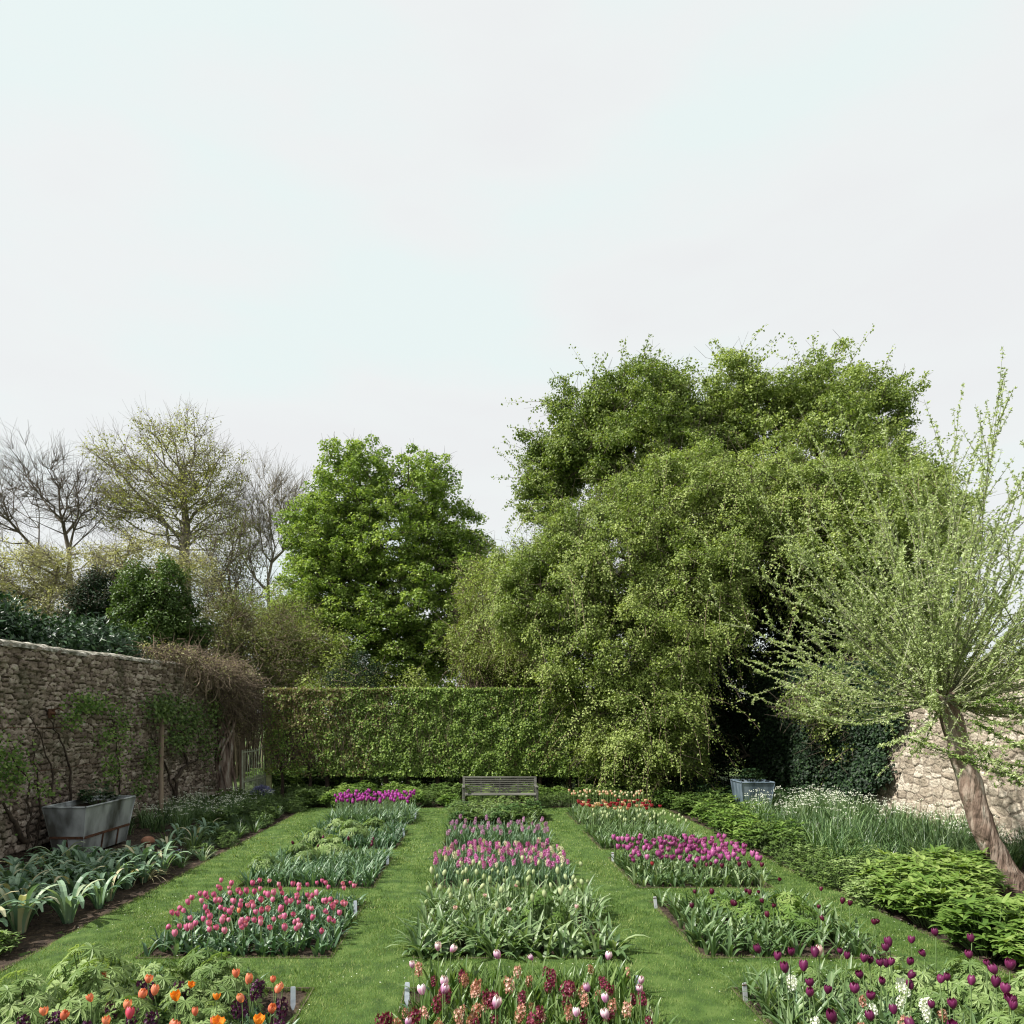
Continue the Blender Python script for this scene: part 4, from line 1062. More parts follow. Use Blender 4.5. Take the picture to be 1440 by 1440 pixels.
# ------------------------------------------------------------------ bench
root = empty('garden_bench', (.57, 17.25, 0), 0); tag(root, 'weathered grey slatted wooden bench in front of the hedge', 'bench'); root.scale = (1, 1, .87)
W_ = 1.82
for sx in (-1, 1):
    g = Geo(); box(g, (sx * (W_ / 2 - .03), -.26, .31), (.06, .06, .62), bevel=.006); g.build('leg', M['wood'], root)
    g = Geo(); bar(g, (sx * (W_ / 2 - .03), .20, 0), (sx * (W_ / 2 - .03), .30, .86), .06, .06); g.build('leg', M['wood'], root)
    g = Geo(); box(g, (sx * (W_ / 2 - .03), -.02, .635), (.075, .60, .03), bevel=.008); g.build('armrest', M['wood'], root)
g = Geo()
for i in range(6): box(g, (0, -.26 + i * .085, .42), (W_ - .04, .06, .022), bevel=.004)
g.build('seat', M['wood'], root)
g = Geo()
box(g, (0, .292, .85), (W_, .04, .055), bevel=.006)
for i in range(7): box(g, (0, .225 + i * .0085, .47 + i * .052), (W_ - .12, .018, .028), bevel=.003)
for x in (-W_ / 4, 0, W_ / 4): bar(g, (x, .225, .40), (x, .30, .84), .035, .02)
g.build('backrest', M['wood'], root)

# ------------------------------------------------------------------ zinc troughs
def trough(label, loc, sx, sy, h, taper, mat, band, rz=0, plantmat='darkleaf', seed=1, kind='strap'):
    """planter wider at the rim; loc is its base centre"""
    root = empty('metal_planter', loc, rz); tag(root, label, 'planter')
    g = Geo(); t = .012
    hx, hy = sx / 2, sy / 2; bx_, by_ = hx - taper, hy - taper
    def ring(ax, ay, z): return [[-ax, -ay, z], [ax, -ay, z], [ax, ay, z], [-ax, ay, z]]
    nlev = 8; rngs = []
    for i in range(nlev):
        s = i / (nlev - 1); rngs.append(ring(bx_ + (hx - bx_) * s, by_ + (hy - by_) * s, .01 + (h - .01) * s))
    inner = [ring(hx - t, hy - t, h), ring(hx - t - .03, hy - t - .03, h - .09)]
    V = np.array(rngs + inner).reshape(-1, 3); L = len(rngs) + len(inner)
    F = [[l * 4 + i, l * 4 + (i + 1) % 4, (l + 1) * 4 + (i + 1) % 4, (l + 1) * 4 + i] for l in range(L - 1) for i in range(4)]
    g.add(V, F); g.add(ring(bx_, by_, .01), [[3, 2, 1, 0]])
    g.build('body', mat, root)
    g = Geo()
    for (a, b_) in (((-hx, -hy), (hx, -hy)), ((hx, -hy), (hx, hy)), ((hx, hy), (-hx, hy)), ((-hx, hy), (-hx, -hy))):
        tubes(g, [[a[0], a[1], h]], [[b_[0], b_[1], h]], .017, .017, .5, 8)
    for cx_ in (-1, 1):
        for cy_ in (-1, 1):
            tubes(g, [[cx_ * (bx_ + .004), cy_ * (by_ + .004), .01]], [[cx_ * (hx + .004), cy_ * (hy + .004), h]], .011, .011, .5, 6)
    g.build('rim', mat, root)
    if band:
        g = Geo(); z = .30; s = z / h; ax, ay = bx_ + (hx - bx_) * s + .007, by_ + (hy - by_) * s + .007
        for (p, q) in (((-ax, -ay), (ax, -ay)), ((ax, -ay), (ax, ay)), ((ax, ay), (-ax, ay)), ((-ax, ay), (-ax, -ay))):
            bar(g, (p[0], p[1], z), (q[0], q[1], z), .012, .04)
        for yy in (-.15, .35):
            bar(g, (bx_ + .012, yy, .01), (ax + .004, yy, z), .01, .035)
        bar(g, (0, -by_ - .012, .01), (0, -ay - .004, z), .01, .035)
        g.build('iron_band', M['rust'], root)
    g = Geo(); xs = np.linspace(-hx + .03, hx - .03, 14); ys = np.linspace(-hy + .03, hy - .03, 22); X, Y = np.meshgrid(xs, ys)
    ix = np.arange(X.size).reshape(X.shape)
    g.add(np.stack([X.ravel(), Y.ravel(), h - .07 + .012 * RNG.normal(size=X.size)], 1), np.stack([ix[:-1, :-1], ix[:-1, 1:], ix[1:, 1:], ix[1:, :-1]], -1).reshape(-1, 4))
    g.build('compost', M['soil'], root)
    return root
trough('large tapered zinc trough with a rusty band against the left wall', (-6.50, 12.02, 0), .68, 1.62, .79, .12, M['zinc'], True)
trough('blue-grey zinc planter in front of the dark hollow', (6.40, 16.5, 0), .74, .74, .74, .09, M['bluezinc'], False, rz=R(-2))

# ------------------------------------------------------------------ plant builders
def whorl_leaves(g, C, nl, L, W, rng, tilt=1.15, droop=.7, ar=(.1, 1), m=0, segs=3):
    """rosettes of lance-shaped leaflets round centres C"""
    n = len(C); k = np.repeat(np.arange(n), nl)
    az = rng.uniform(0, 6.28, n)[k] + np.tile(np.arange(nl) * 2 * np.pi / nl, n) + rng.normal(0, .15, n * nl)
    a = np.clip(ar[0] + (ar[1] - ar[0]) * (.5 * rng.uniform(0, 1, n)[k] + .5 * rng.uniform(0, 1, n * nl)), 0, 1)
    blades(g, C[k], az, L * rng.uniform(.6, 1.05, n * nl), W * rng.uniform(.8, 1.15, n * nl), np.maximum(.2, rng.normal(tilt, .2, n * nl)), rng.normal(droop, .2, n * nl), a, segs=segs, chan=.18, m=m)

def clump_mesh(kind, seed, r=.33, h=.42):
    """a leafy clump: returns (leaf geo, stem geo, flower geo)"""
    rng = np.random.default_rng(seed); g, gs, gf = Geo(), Geo(), Geo()
    if kind in ('bright', 'dark'):
        n = 42 if kind == 'bright' else 34
        rr = r * np.sqrt(rng.uniform(0, 1, n)); az = rng.uniform(0, 6.28, n)
        z = h * (1 - .55 * (rr / r) ** 2) * rng.uniform(.75, 1.08, n)
        C = np.stack([rr * np.cos(az), rr * np.sin(az), z], 1)
        tubes(gs, C * [.35, .35, 0], C, .005, .004, .5, 4)
        whorl_leaves(g, C, 7 if kind == 'bright' else 6, .155 if kind == 'bright' else .14, .040 if kind == 'bright' else .045, rng)
        C2 = C * [.9, .9, .6]; whorl_leaves(g, C2, 6, .14, .04, rng, ar=(0, .6))
    elif kind == 'low':
        n = 170; rr = r * np.sqrt(rng.uniform(0, 1, n)); az = rng.uniform(0, 6.28, n)
        C = np.stack([rr * np.cos(az), rr * np.sin(az), h * (1 - .6 * (rr / r) ** 2) * rng.uniform(.45, 1.05, n)], 1)
        whorl_leaves(g, C, 5, .055, .028, rng, segs=2)
        tubes(gs, C * [.4, .4, 0], C, .003, .002, .5, 3)
    elif kind == 'lobed':
        n = 62; rr = r * rng.uniform(0, 1, n) ** .6; az = rng.uniform(0, 6.28, n)
        C = np.stack([rr * np.cos(az), rr * np.sin(az), h * (1.05 - .6 * (rr / r) ** 2) * rng.uniform(.8, 1.05, n)], 1)
        tubes(gs, C * [.25, .25, 0], C * [.8, .8, .75], .005, .004, .4, 4); tubes(gs, C * [.8, .8, .75], C, .004, .003, .4, 4)
        R_ = rng.uniform(.07, .115, n)
        out_ = np.stack([np.cos(az), np.sin(az), np.zeros(n)], 1)
        N = norm(out_ * (.25 + .9 * rr / r)[:, None] + [0, 0, 1.0] + rng.normal(size=(n, 3)) * .18)
        U = norm(out_ - N * np.sum(out_ * N, 1, keepdims=True)); B = np.cross(N, U)
        ca = rng.uniform(0, 1, n)
        for th, sc in ((-2.25, .7), (-1.5, .88), (-.75, .97), (0, 1.05), (.75, .97), (1.5, .88), (2.25, .7)):
            t = th + rng.normal(0, .06, n)
            D = U * np.cos(t)[:, None] + B * np.sin(t)[:, None] - N * .14
            leaves(g, C, D, N, R_ * sc, R_ * .25, np.clip(.2 + .6 * ca + rng.normal(0, .08, n), 0, 1), .07)
            for sd in (-1, 1):
                t2 = t + sd * .42
                D2 = U * np.cos(t2)[:, None] + B * np.sin(t2)[:, None] - N * .2
                leaves(g, C + D * (R_ * sc * .36)[:, None], D2, N, R_ * sc * .52, R_ * .13, np.clip(.25 + .6 * ca + rng.normal(0, .08, n), 0, 1), .06)
                t3 = t + sd * .30
                D3 = U * np.cos(t3)[:, None] + B * np.sin(t3)[:, None] - N * .3
                leaves(g, C + D * (R_ * sc * .62)[:, None], D3, N, R_ * sc * .38, R_ * .10, np.clip(.3 + .6 * ca + rng.normal(0, .08, n), 0, 1), .06)
    elif kind == 'strap':
        n = 20; az = rng.uniform(0, 6.28, n)
        blades(g, np.stack([.05 * np.cos(az), .05 * np.sin(az), 0 * az], 1), az, rng.uniform(.36, .60, n), rng.uniform(.040, .066, n), rng.uniform(.03, .45, n), rng.uniform(1.4, 2.8, n),
               np.where(rng.uniform(0, 1, n) < .06, 1, rng.uniform(0, .85, n)), segs=9, prof=np.concatenate([np.linspace(.75, 1, 7), [.95, .8, .3]]), chan=.3, power=2.4)
    elif kind == 'dead':
        n = 22; az = rng.uniform(0, 6.28, n)
        blades(g, np.stack([.05 * np.cos(az), .05 * np.sin(az), 0 * az], 1), az, rng.uniform(.3, .55, n), rng.uniform(.012, .025, n), rng.uniform(.3, .9, n), rng.uniform(1.2, 2.4, n), rng.uniform(.9, 1, n), segs=8, chan=.4, power=1.3, twist=.8)
    elif kind == 'snow':
        n = 75; az = rng.uniform(0, 6.28, n); r0 = r * .5 * np.sqrt(rng.uniform(0, 1, n)); a2 = rng.uniform(0, 6.28, n)
        blades(g, np.stack([r0 * np.cos(a2), r0 * np.sin(a2), 0 * az], 1), az, rng.uniform(.32, .55, n) * h / .45, rng.uniform(.009, .016, n), rng.uniform(.03, .45, n), rng.uniform(.2, 1.6, n), rng.uniform(0, 1, n), segs=5, chan=.3, tipw=.1)
        k = 15; a3 = rng.uniform(0, 6.28, k); r3 = r * .8 * np.sqrt(rng.uniform(0, 1, k)); C = np.stack([r3 * np.cos(a3), r3 * np.sin(a3), h * rng.uniform(.72, 1.22, k)], 1)
        tubes(gs, C * [.4, .4, 0], C, .003, .002, .5, 3)
        for j in range(4):
            o_ = rng.normal(size=(k, 3)) * [.022, .022, .006]
            for q in range(4):
                aq = q * 1.57 + rng.uniform(0, 1, k)
                leaves(gf, C + o_, np.stack([.45 * np.cos(aq), .45 * np.sin(aq), -np.ones(k)], 1), np.stack([np.cos(aq), np.sin(aq), .4 + 0 * aq], 1), .016, .011, rng.uniform(.3, 1, k), .05)
    elif kind == 'snowgreen':
        n = 85; az = rng.uniform(0, 6.28, n); r0 = r * .5 * np.sqrt(rng.uniform(0, 1, n)); a2 = rng.uniform(0, 6.28, n)
        blades(g, np.stack([r0 * np.cos(a2), r0 * np.sin(a2), 0 * az], 1), az, rng.uniform(.32, .6, n) * h / .45, rng.uniform(.009, .018, n), rng.uniform(.03, .5, n), rng.uniform(.2, 1.8, n), rng.uniform(0, 1, n), segs=6, chan=.3, tipw=.1)
    elif kind == 'grassy':
        n = 60; az = rng.uniform(0, 6.28, n)
        blades(g, np.stack([.05 * np.cos(az), .05 * np.sin(az), 0 * az], 1), az, rng.uniform(.2, .42, n), rng.uniform(.008, .014, n), rng.uniform(.1, .7, n), rng.uniform(.3, 1.8, n), rng.uniform(0, 1, n), segs=5)
    return g, gs, gf

CLUMP = {}
def get_clump(kind, lm, i, r, h, fm='white'):
    key = (kind, lm, i, r, h, fm)
    if key not in CLUMP:
        g, gs, gf = clump_mesh(kind, 500 + i * 17 + len(kind), r, h)
        CLUMP[key] = (g.mesh('leaves', M[lm]), gs.mesh('stems', M['stem']) if gs.n else None, gf.mesh('blossom', M[fm]) if gf.n else None)
    return CLUMP[key]
def put_clump(name, label, cat, group, kind, lm, x, y, s=1.0, i=0, r=.33, h=.42, z=-.03, fm='white', sz=None):
    me, st, fl = get_clump(kind, lm, i, r, h, fm)
    root = empty(name, (x, y, z), random.uniform(0, 6.28)); root.scale = (s, s, sz or s)
    link('leaves', me, root)
    if st: link('stems', st, root)
    if fl: link('blossom', fl, root)
    return tag(root, label, cat, group)

def scatter(n, x0, x1, y0, y1, mind, rng, ok=None):
    pts = []
    for _ in range(n * 60):
        if len(pts) >= n: break
        p = (rng.uniform(x0, x1), rng.uniform(y0, y1))
        if ok and not ok(*p): continue
        if all((p[0] - q[0]) ** 2 + (p[1] - q[1]) ** 2 > mind ** 2 for q in pts): pts.append(p)
    return pts

# ------------------------------------------------------------------ tulips and hyacinths
def tulip_flower(seed, open_=0.0, size=.055, two=None, double=False, bud=False):
    rng = np.random.default_rng(seed); g = Geo()
    layers = [(3, 0.0, 1.0, 1.0), (3, math.pi / 3, .96, .93)] + ([(4, .4, .85, .75), (4, 1.1, .75, .55)] if double else [])
    for (cnt, off, ls, rs) in layers:
        for j in range(cnt):
            az = off + j * 2 * math.pi / cnt + rng.normal(0, .07)
            ns, nw = 7, 4
            s = np.linspace(0, 1, ns + 1)
            op = open_ + rng.normal(0, .04)
            if bud: rad = size * .34 * np.sin(np.pi * np.clip(.08 + .9 * s, 0, 1)) ** .8
            else: rad = size * rs * (.46 * np.sin(np.pi * (.06 + .80 * s)) ** .75 + op * s ** 2.2 * .7)
            zz = size * ls * 1.32 * s * (1 - .25 * op)
            wdt = (np.sin(np.pi * np.clip(.10 + .90 * s, 0, 1)) ** .6) * (1.25 if cnt == 3 else 1.0)
            wdt[-1] = .06
            V = []; A = []
            for i in range(ns + 1):
                for q in np.linspace(-1, 1, nw + 1):
                    dang = q * wdt[i] * .62
                    rr = rad[i] * (1 - .06 * abs(q) ** 2) + .002
                    V.append([rr * math.cos(az + dang), rr * math.sin(az + dang), zz[i] - .05 * size * abs(q) ** 2 * s[i]])
                    base = .5 + .22 * (abs(q) - .4) + rng.normal(0, .03)
                    if two == 'edge': base = .12 + .95 * max(abs(q) ** 1.5 * .8, s[i] ** 1.6)
                    A.append(min(1, max(0, base)))
            F = [[i * (nw + 1) + k, i * (nw + 1) + k + 1, (i + 1) * (nw + 1) + k + 1, (i + 1) * (nw + 1) + k] for i in range(ns) for k in range(nw)]
            g.add(V, F, np.array(A))
    return g

def hyacinth_flower(seed, L=.12, w=.034, n=34, fl=.018, loose=0.0):
    rng = np.random.default_rng(seed); g = Geo()
    t = (np.arange(n) + .5) / n; az = np.arange(n) * 2.4 + rng.normal(0, .2, n)
    rad = w * (.55 + .45 * np.sin(np.pi * (.15 + .8 * t))) * rng.uniform(.85, 1.15 + loose, n)
    C = np.stack([rad * np.cos(az) * .7, rad * np.sin(az) * .7, t * L], 1)
    out = np.stack([np.cos(az), np.sin(az), -.1 + .4 * t], 1)
    ca = np.clip(rng.normal(.5, .2, n), 0, 1)
    for q in range(6):
        a = q * math.pi / 3 + rng.uniform(0, .4, n)
        side = np.stack([-np.sin(az), np.cos(az), 0 * az], 1); up = np.cross(out, side)
        D = norm(out * .45 + side * np.cos(a)[:, None] + up * np.sin(a)[:, None])
        leaves(g, C, D, out, fl * rng.uniform(.8, 1.2, n), fl * .5, np.clip(ca + rng.normal(0, .12, n), 0, 1), .1)
    tubes(g, [[0, 0, -.01]], [[0, 0, L]], .006, .003, .2, 5)
    return g

def bulb_leaves(seed, n=4, L=(.18, .30), W=(.028, .05), lean=(.08, .5), droop=(.2, 1.5), wavy=0.0):
    rng = np.random.default_rng(seed); g = Geo()
    az = rng.uniform(0, 6.28) + np.arange(n) * 2 * np.pi / n + rng.normal(0, .4, n)
    blades(g, np.stack([.012 * np.cos(az), .012 * np.sin(az), 0 * az], 1), az, rng.uniform(*L, n), rng.uniform(*W, n), rng.uniform(*lean, n), rng.uniform(*droop, n), rng.uniform(.1, .9, n), segs=6, chan=.45, twist=rng.normal(0, .5))
    return g

def stem_geo(h, bend=.02, r=.0035):
    g = Geo(); s = np.linspace(0, 1, 5)
    pts = np.stack([bend * s ** 2, bend * .4 * s, h * s], 1)
    polytube(g, pts, r, k=5); return g

CACHE = {}
def cached(key, fn):
    if key not in CACHE: CACHE[key] = fn()
    return CACHE[key]

def put_bulb(name, x, y, h, fkind, fmat, label, group, cat, leafm='tulipleaf', lv=(.18, .30), lw=(.028, .05), fs=.055, nleaf=4, var=None, droop=(.2, 1.5)):
    v = random.randrange(5) if var is None else var
    hq = round(h / .02) * .02
    fm = cached(('f', fkind, fmat, v, fs), lambda: {
        'tulip': lambda: tulip_flower(v * 7 + 1, .02 * v, fs),
        'open': lambda: tulip_flower(v * 7 + 2, .45 + .08 * v, fs),
        'double': lambda: tulip_flower(v * 7 + 3, .12 + .05 * v, fs, double=True),
        'bud': lambda: tulip_flower(v * 7 + 4, 0, fs, bud=True),
        'edged': lambda: tulip_flower(v * 7 + 5, .03 * v, fs, two='edge'),
        'hyacinth': lambda: hyacinth_flower(v * 7 + 6, L=fs * 2.1, w=fs * .60, n=26, fl=fs * .38, loose=.5),
        'wide': lambda: tulip_flower(v * 7 + 9, .22, fs),
        'star': lambda: tulip_flower(v * 7 + 8, .75, fs)}[fkind]().mesh('flower', M[fmat], True))
    lm = cached(('l', leafm, v, lv, lw, nleaf, droop), lambda: bulb_leaves(v * 13 + 3, nleaf, lv, lw, droop=droop).mesh('leaves', M[leafm], True))
    sm = cached(('s', hq, v), lambda: stem_geo(hq, .018 * (v - 2) * .6).mesh('stem', M['stem'], True))
    root = empty(name, (x, y, -.03), random.uniform(0, 6.28))
    tag(root, label, cat, group)
    link('leaves', lm, root); link('stem', sm, root)
    f = link('flower', fm, root); b_ = .018 * (v - 2) * .6
    f.location = (b_, b_ * .4, hq - .004); f.rotation_euler = (random.gauss(0, .22), random.gauss(0, .22), random.uniform(0, 6.28))
    s = random.uniform(.78, 1.18); f.scale = (s, s, s * random.uniform(.88, 1.12))
    root.rotation_euler = (random.gauss(0, .06), random.gauss(0, .06), root.rotation_euler[2])
    return root

def filler(bed, n, leafm, L, W, label, seed, lean=(.05, .6), droop=(.2, 1.6), segs=6, inset=.06, ok=None, per=4, name='leaves', cat='foliage', stalks=None):
    """flowerless bulb foliage nobody could count, one sheet of leaves per bed"""
    rng = np.random.default_rng(seed); x0, x1, y0, y1 = bed
    x = rng.uniform(x0 + inset, x1 - inset, n); y = rng.uniform(y0 + inset, y1 - inset, n)
    if ok is not None:
        k = ok(x, y); x, y = x[k], y[k]; n = len(x)
    k = np.repeat(np.arange(n), per); m = len(k)
    az = rng.uniform(0, 6.28, m)
    g = Geo()
    blades(g, np.stack([x[k] + .012 * np.cos(az), y[k] + .012 * np.sin(az), np.full(m, -.03)], 1), az, rng.uniform(*L, m), rng.uniform(*W, m), rng.uniform(*lean, m), rng.uniform(*droop, m),
           np.clip(.5 * rng.uniform(0, 1, n)[k] + .5 * rng.uniform(0, 1, m), 0, 1), segs=segs, chan=.4, twist=.4)
    return tag(g.build(name, M[leafm], smooth=True), label, cat, kind='stuff')

def zone(bed, x, y):
    x0, x1, y0, y1 = bed
    a = ['left', 'middle', 'right'][min(2, int((x - x0) / (x1 - x0) * 3))]
    b_ = ['front', 'middle', 'back'][max(0, min(2, int((y - max(y0, 3.9)) / (y1 - max(y0, 3.9)) * 3)))]
    return a, b_
def zlabel(desc, bedname, bed, x, y):
    a, b_ = zone(bed, x, y)
    if a == b_ == 'middle': return f'{desc} at the heart of {bedname}'
    if a == 'middle': return f'{desc} in the {b_} rows of {bedname}'
    if b_ == 'middle': return f'{desc} midway along the {a} side of {bedname}'
    return f'{desc} in the {b_} {a} corner of {bedname}'

def put_px(lst, z, fn):
    for (px, py) in lst:
        x, y = ground(px, py, z); fn(x, y)

# --- bed L1: orange tulips, dark hyacinths, lobed-leaf plants
B = BED['L1']; BN = 'the bed of orange tulips'
L1_or = [(67, 1415), (83, 1419), (128, 1406), (171, 1417), (213, 1376), (202, 1394), (230, 1388), (272, 1415), (322, 1421), (351, 1374), (361, 1373), (389, 1380), (397, 1378), (382, 1394), (374, 1412), (328, 1366), (343, 1402), (232, 1437), (147, 1430), (152, 1367)]
put_px(L1_or, .42, lambda x, y: put_bulb('tulip', x, y, random.uniform(.38, .44), 'wide' if random.random() < .3 else 'tulip', 'orange', zlabel('salmon orange tulip', BN, B, x, y), 'orange tulips in the nearest left bed', 'tulip', fs=.05))
put_px([(257, 1399), (263, 1382), (307, 1400), (357, 1435), (305, 1437)], .40, lambda x, y: put_bulb('tulip', x, y, .40, 'open', 'amber', zlabel('wide open amber tulip', BN, B, x, y), 'amber tulips in the nearest left bed', 'tulip', fs=.046))
put_px([(176, 1425)], .42, lambda x, y: put_bulb('tulip', x, y, .42, 'tulip', 'rose', 'single rose pink tulip low among the orange tulips', None, 'tulip', fs=.055))
put_px([(28, 1427), (203, 1373), (245, 1388), (258, 1384), (360, 1383), (337, 1403), (350, 1406), (395, 1403), (182, 1417), (212, 1423), (373, 1433), (162, 1405), (27, 1400), (70, 1432), (326, 1370), (200, 1385), (385, 1430), (120, 1437), (290, 1440)], .36,
       lambda x, y: put_bulb('hyacinth', x, y, .28, 'hyacinth', 'darkhy', zlabel('near-black purple hyacinth', BN, B, x, y), 'dark hyacinths among the orange tulips', 'hyacinth', fs=.056, lv=(.15, .24), lw=(.014, .022)))
filler((B[0], B[1], 3.9, B[3]), 270, 'tulipleaf', (.16, .33), (.014, .034), 'upright green bulb leaves crowding the bed of orange tulips', 101, ok=lambda x, y: (x < -1.72) | (y < 5.0))
for i, (x, y, s) in enumerate([(-2.82, 5.25, 1.05), (-2.60, 4.85, 1.0), (-3.05, 4.75, .95), (-2.35, 5.3, .8), (-2.05, 5.35, .9), (-1.85, 5.2, .9), (-1.95, 4.9, .8), (-2.25, 4.65, .75), (-1.75, 4.72, .6)]):
    put_clump('delphinium', ['broad deeply cut grey-green leaf clump overhanging the back left of the orange tulip bed', 'cut-leaved clump in the left half of the orange tulip bed', 'cut-leaved clump at the left edge of the orange tulip bed',
              'cut-leaved clump behind the left orange tulips', 'cut-leaved clump at the back of the orange tulip bed by the grass', 'cut-leaved clump right of centre at the back of the orange tulips', 'cut-leaved clump amid the dark hyacinths', 'low cut-leaved clump at the front of the orange tulip bed', 'smallest cut-leaved clump near the zinc label'][i], 'plant',
              'cut-leaved plants in the orange tulip bed', 'lobed', 'delph', x, y, s, i % 3, r=.34, h=.52)

# --- bed L2: short pink tulips
B = BED['L2']; BN = 'the pink tulip bed'
rng = np.random.default_rng(201)
pts = scatter(130, B[0] + .06, B[1] - .06, B[2] + .12, B[3] - .04, .09, rng)
for i, (x, y) in enumerate(pts):
    put_bulb('tulip', x, y, rng.uniform(.19, .31), 'wide' if i % 4 == 0 else 'tulip', 'pink', zlabel('short pink tulip', BN, B, x, y), 'pink tulips in the second left bed', 'tulip', fs=.050, lv=(.15, .23), lw=(.03, .05))
put_bulb('tulip', -2.42, 7.1, .27, 'tulip', 'orange', 'lone orange tulip among the short pink tulips', None, 'tulip', fs=.050)
filler(B, 270, 'tulipleaf', (.14, .26), (.022, .045), 'broad grey-green leaves under the short pink tulips', 102, inset=.04)

# --- beds L3, L4: foliage with light mounds; L5 magenta tulips
filler(BED['L3'], 420, 'tulipleaf', (.2, .36), (.014, .032), 'dark green flowerless tulip leaves in the third left bed', 103)
filler(BED['L4'], 420, 'tulipleaf', (.2, .34), (.014, .032), 'dark green flowerless tulip leaves in the fourth left bed', 104)
filler(BED['L5'], 420, 'tulipleaf', (.25, .42), (.018, .036), 'green leaves under the magenta tulips in the farthest left bed', 105)
for i, (x, y, s) in enumerate([(-2.95, 9.9, .8), (-2.6, 10.6, .9), (-2.2, 10.9, 1.0), (-2.75, 12.3, .8), (-2.2, 12.6, 1.0), (-1.9, 13.2, .9), (-2.6, 13.4, .85)]):
    put_clump('columbine', 'pale ferny green mound ' + ['at the left edge of the third left bed', 'left of the middle of the third left bed', 'at the back of the third left bed', 'at the left edge of the fourth left bed', 'at the middle of the fourth left bed', 'right of the middle of the fourth left bed', 'at the back left of the fourth left bed'][i], 'plant', 'pale ferny mounds in the left beds', 'lobed', 'delph', x, y, s, i % 3, r=.34, h=.40)
rng = np.random.default_rng(205)
B = BED['L3']
for i, (x, y) in enumerate(scatter(7, B[0] + .1, B[1] - .1, 10.3, 11.1, .2, rng)):
    put_bulb('tulip', x, y, .34, 'bud', 'maroon', 'closed maroon tulip at the back of the third left bed', 'maroon buds in the third left bed', 'tulip', fs=.05)

def flower_drift(name, label, bed, n, z, mats, fs, seed, kind='tulip', ok=None, cat='tulips', stemh=.4):
    """far-off flowers beyond the nearest 300, one object"""
    rng = np.random.default_rng(seed); g = Geo()
    pts = scatter(n, bed[0] + .08, bed[1] - .08, bed[2] + .08, bed[3] - .08, .085, rng, ok)
    protos = [tulip_flower(seed + i, {'tulip': .03, 'open': .5, 'bud': 0}[kind], fs, bud=(kind == 'bud')) for i in range(3)]
    P = [(np.concatenate(p.V), np.concatenate(p.A), np.concatenate(p.Q)) for p in protos]
    for (x, y) in pts:
        V, A, Q = P[rng.integers(3)]; h = z * rng.uniform(.88, 1.1); c, s = np.cos(rng.uniform(0, 6.28)), np.sin(rng.uniform(0, 6.28)); t = rng.uniform(0, 6.28)
        Rm = np.array([[math.cos(t), -math.sin(t), 0], [math.sin(t), math.cos(t), 0], [0, 0, 1]])
        g.add(V @ Rm.T + [x, y, h], Q, np.clip(A + rng.normal(0, .15), 0, 1), 1 + int(rng.integers(len(mats))))
        tubes(g, [[x, y, -.03]], [[x, y, h]], .004, .004, .5, 4)
    return tag(g.build(name, [M['stem']] + [M[m] for m in mats], smooth=True), label, cat, kind='stuff')
flower_drift('tulip_drift', 'drift of magenta tulips massed in the farthest left bed', BED['L5'], 120, .47, ['magenta'], .062, 301)

# --- bed C1: purple-white tulips and fading hyacinths
B = BED['C1']; BN = 'the nearest centre bed'
C1_t = [(616, 1334), (629, 1331), (695, 1346), (751, 1351), (852, 1346), (587, 1361), (588, 1391), (628, 1379), (622, 1391), (834, 1378), (899, 1382), (907, 1388), (849, 1405), (811, 1415), (858, 1425), (698, 1417), (570, 1434)]
put_px(C1_t, .44, lambda x, y: put_bulb('tulip', x, y, random.uniform(.42, .47), 'edged', 'bicolour', zlabel('white-edged purple tulip', BN, B, x, y), 'white-edged purple tulips in the nearest centre bed', 'tulip', fs=.05))
hy_d = [(533, 1427), (773, 1365), (788, 1373), (798, 1378), (849, 1368), (852, 1374), (627, 1385), (615, 1400), (680, 1388), (693, 1393), (735, 1390), (757, 1410), (582, 1418), (758, 1430), (773, 1372), (632, 1378), (548, 1420), (905, 1392), (700, 1398), (745, 1425)]
put_px(hy_d, .34, lambda x, y: put_bulb('hyacinth', x, y, .26, 'hyacinth', 'redhy', zlabel('dark crimson hyacinth', BN, B, x, y), 'crimson hyacinths in the nearest centre bed', 'hyacinth', fs=.048, lv=(.18, .28), lw=(.016, .026), leafm='tulipleaflight'))
hy_f = [(672, 1378), (715, 1372), (655, 1407), (672, 1423), (817, 1377), (827, 1390), (862, 1398), (880, 1405), (720, 1410), (740, 1363), (652, 1362), (623, 1430), (798, 1407), (772, 1410), (562, 1423), (882, 1435), (665, 1374), (790, 1440), (640, 1412), (600, 1405)]
put_px(hy_f, .33, lambda x, y: put_bulb('hyacinth', x, y, .25, 'hyacinth', 'fadedhy', zlabel('faded salmon hyacinth', BN, B, x, y), 'faded hyacinths in the nearest centre bed', 'hyacinth', fs=.044, lv=(.18, .28), lw=(.016, .026), leafm='tulipleaflight'))
rng = np.random.default_rng(219)
for i, (x, y) in enumerate(scatter(30, B[0] + .08, B[1] - .08, 4.25, 5.65, .2, rng)):
    dk = i % 2 == 0
    put_bulb('hyacinth', x, y, rng.uniform(.17, .25), 'hyacinth', 'redhy' if dk else 'fadedhy', zlabel('dark crimson hyacinth' if dk else 'faded salmon hyacinth', BN, B, x, y), ('crimson' if dk else 'faded') + ' hyacinths in the nearest centre bed', 'hyacinth', fs=.038, lv=(.18, .28), lw=(.016, .026), leafm='tulipleaflight')
filler((B[0], B[1], 3.9, B[3]), 520, 'hyleaf', (.20, .34), (.018, .036), 'upright strappy leaves filling the nearest centre bed', 111, ok=lambda x, y: (x > -.36) | (y < 5.0), lean=(.03, .35), droop=(.05, .8))

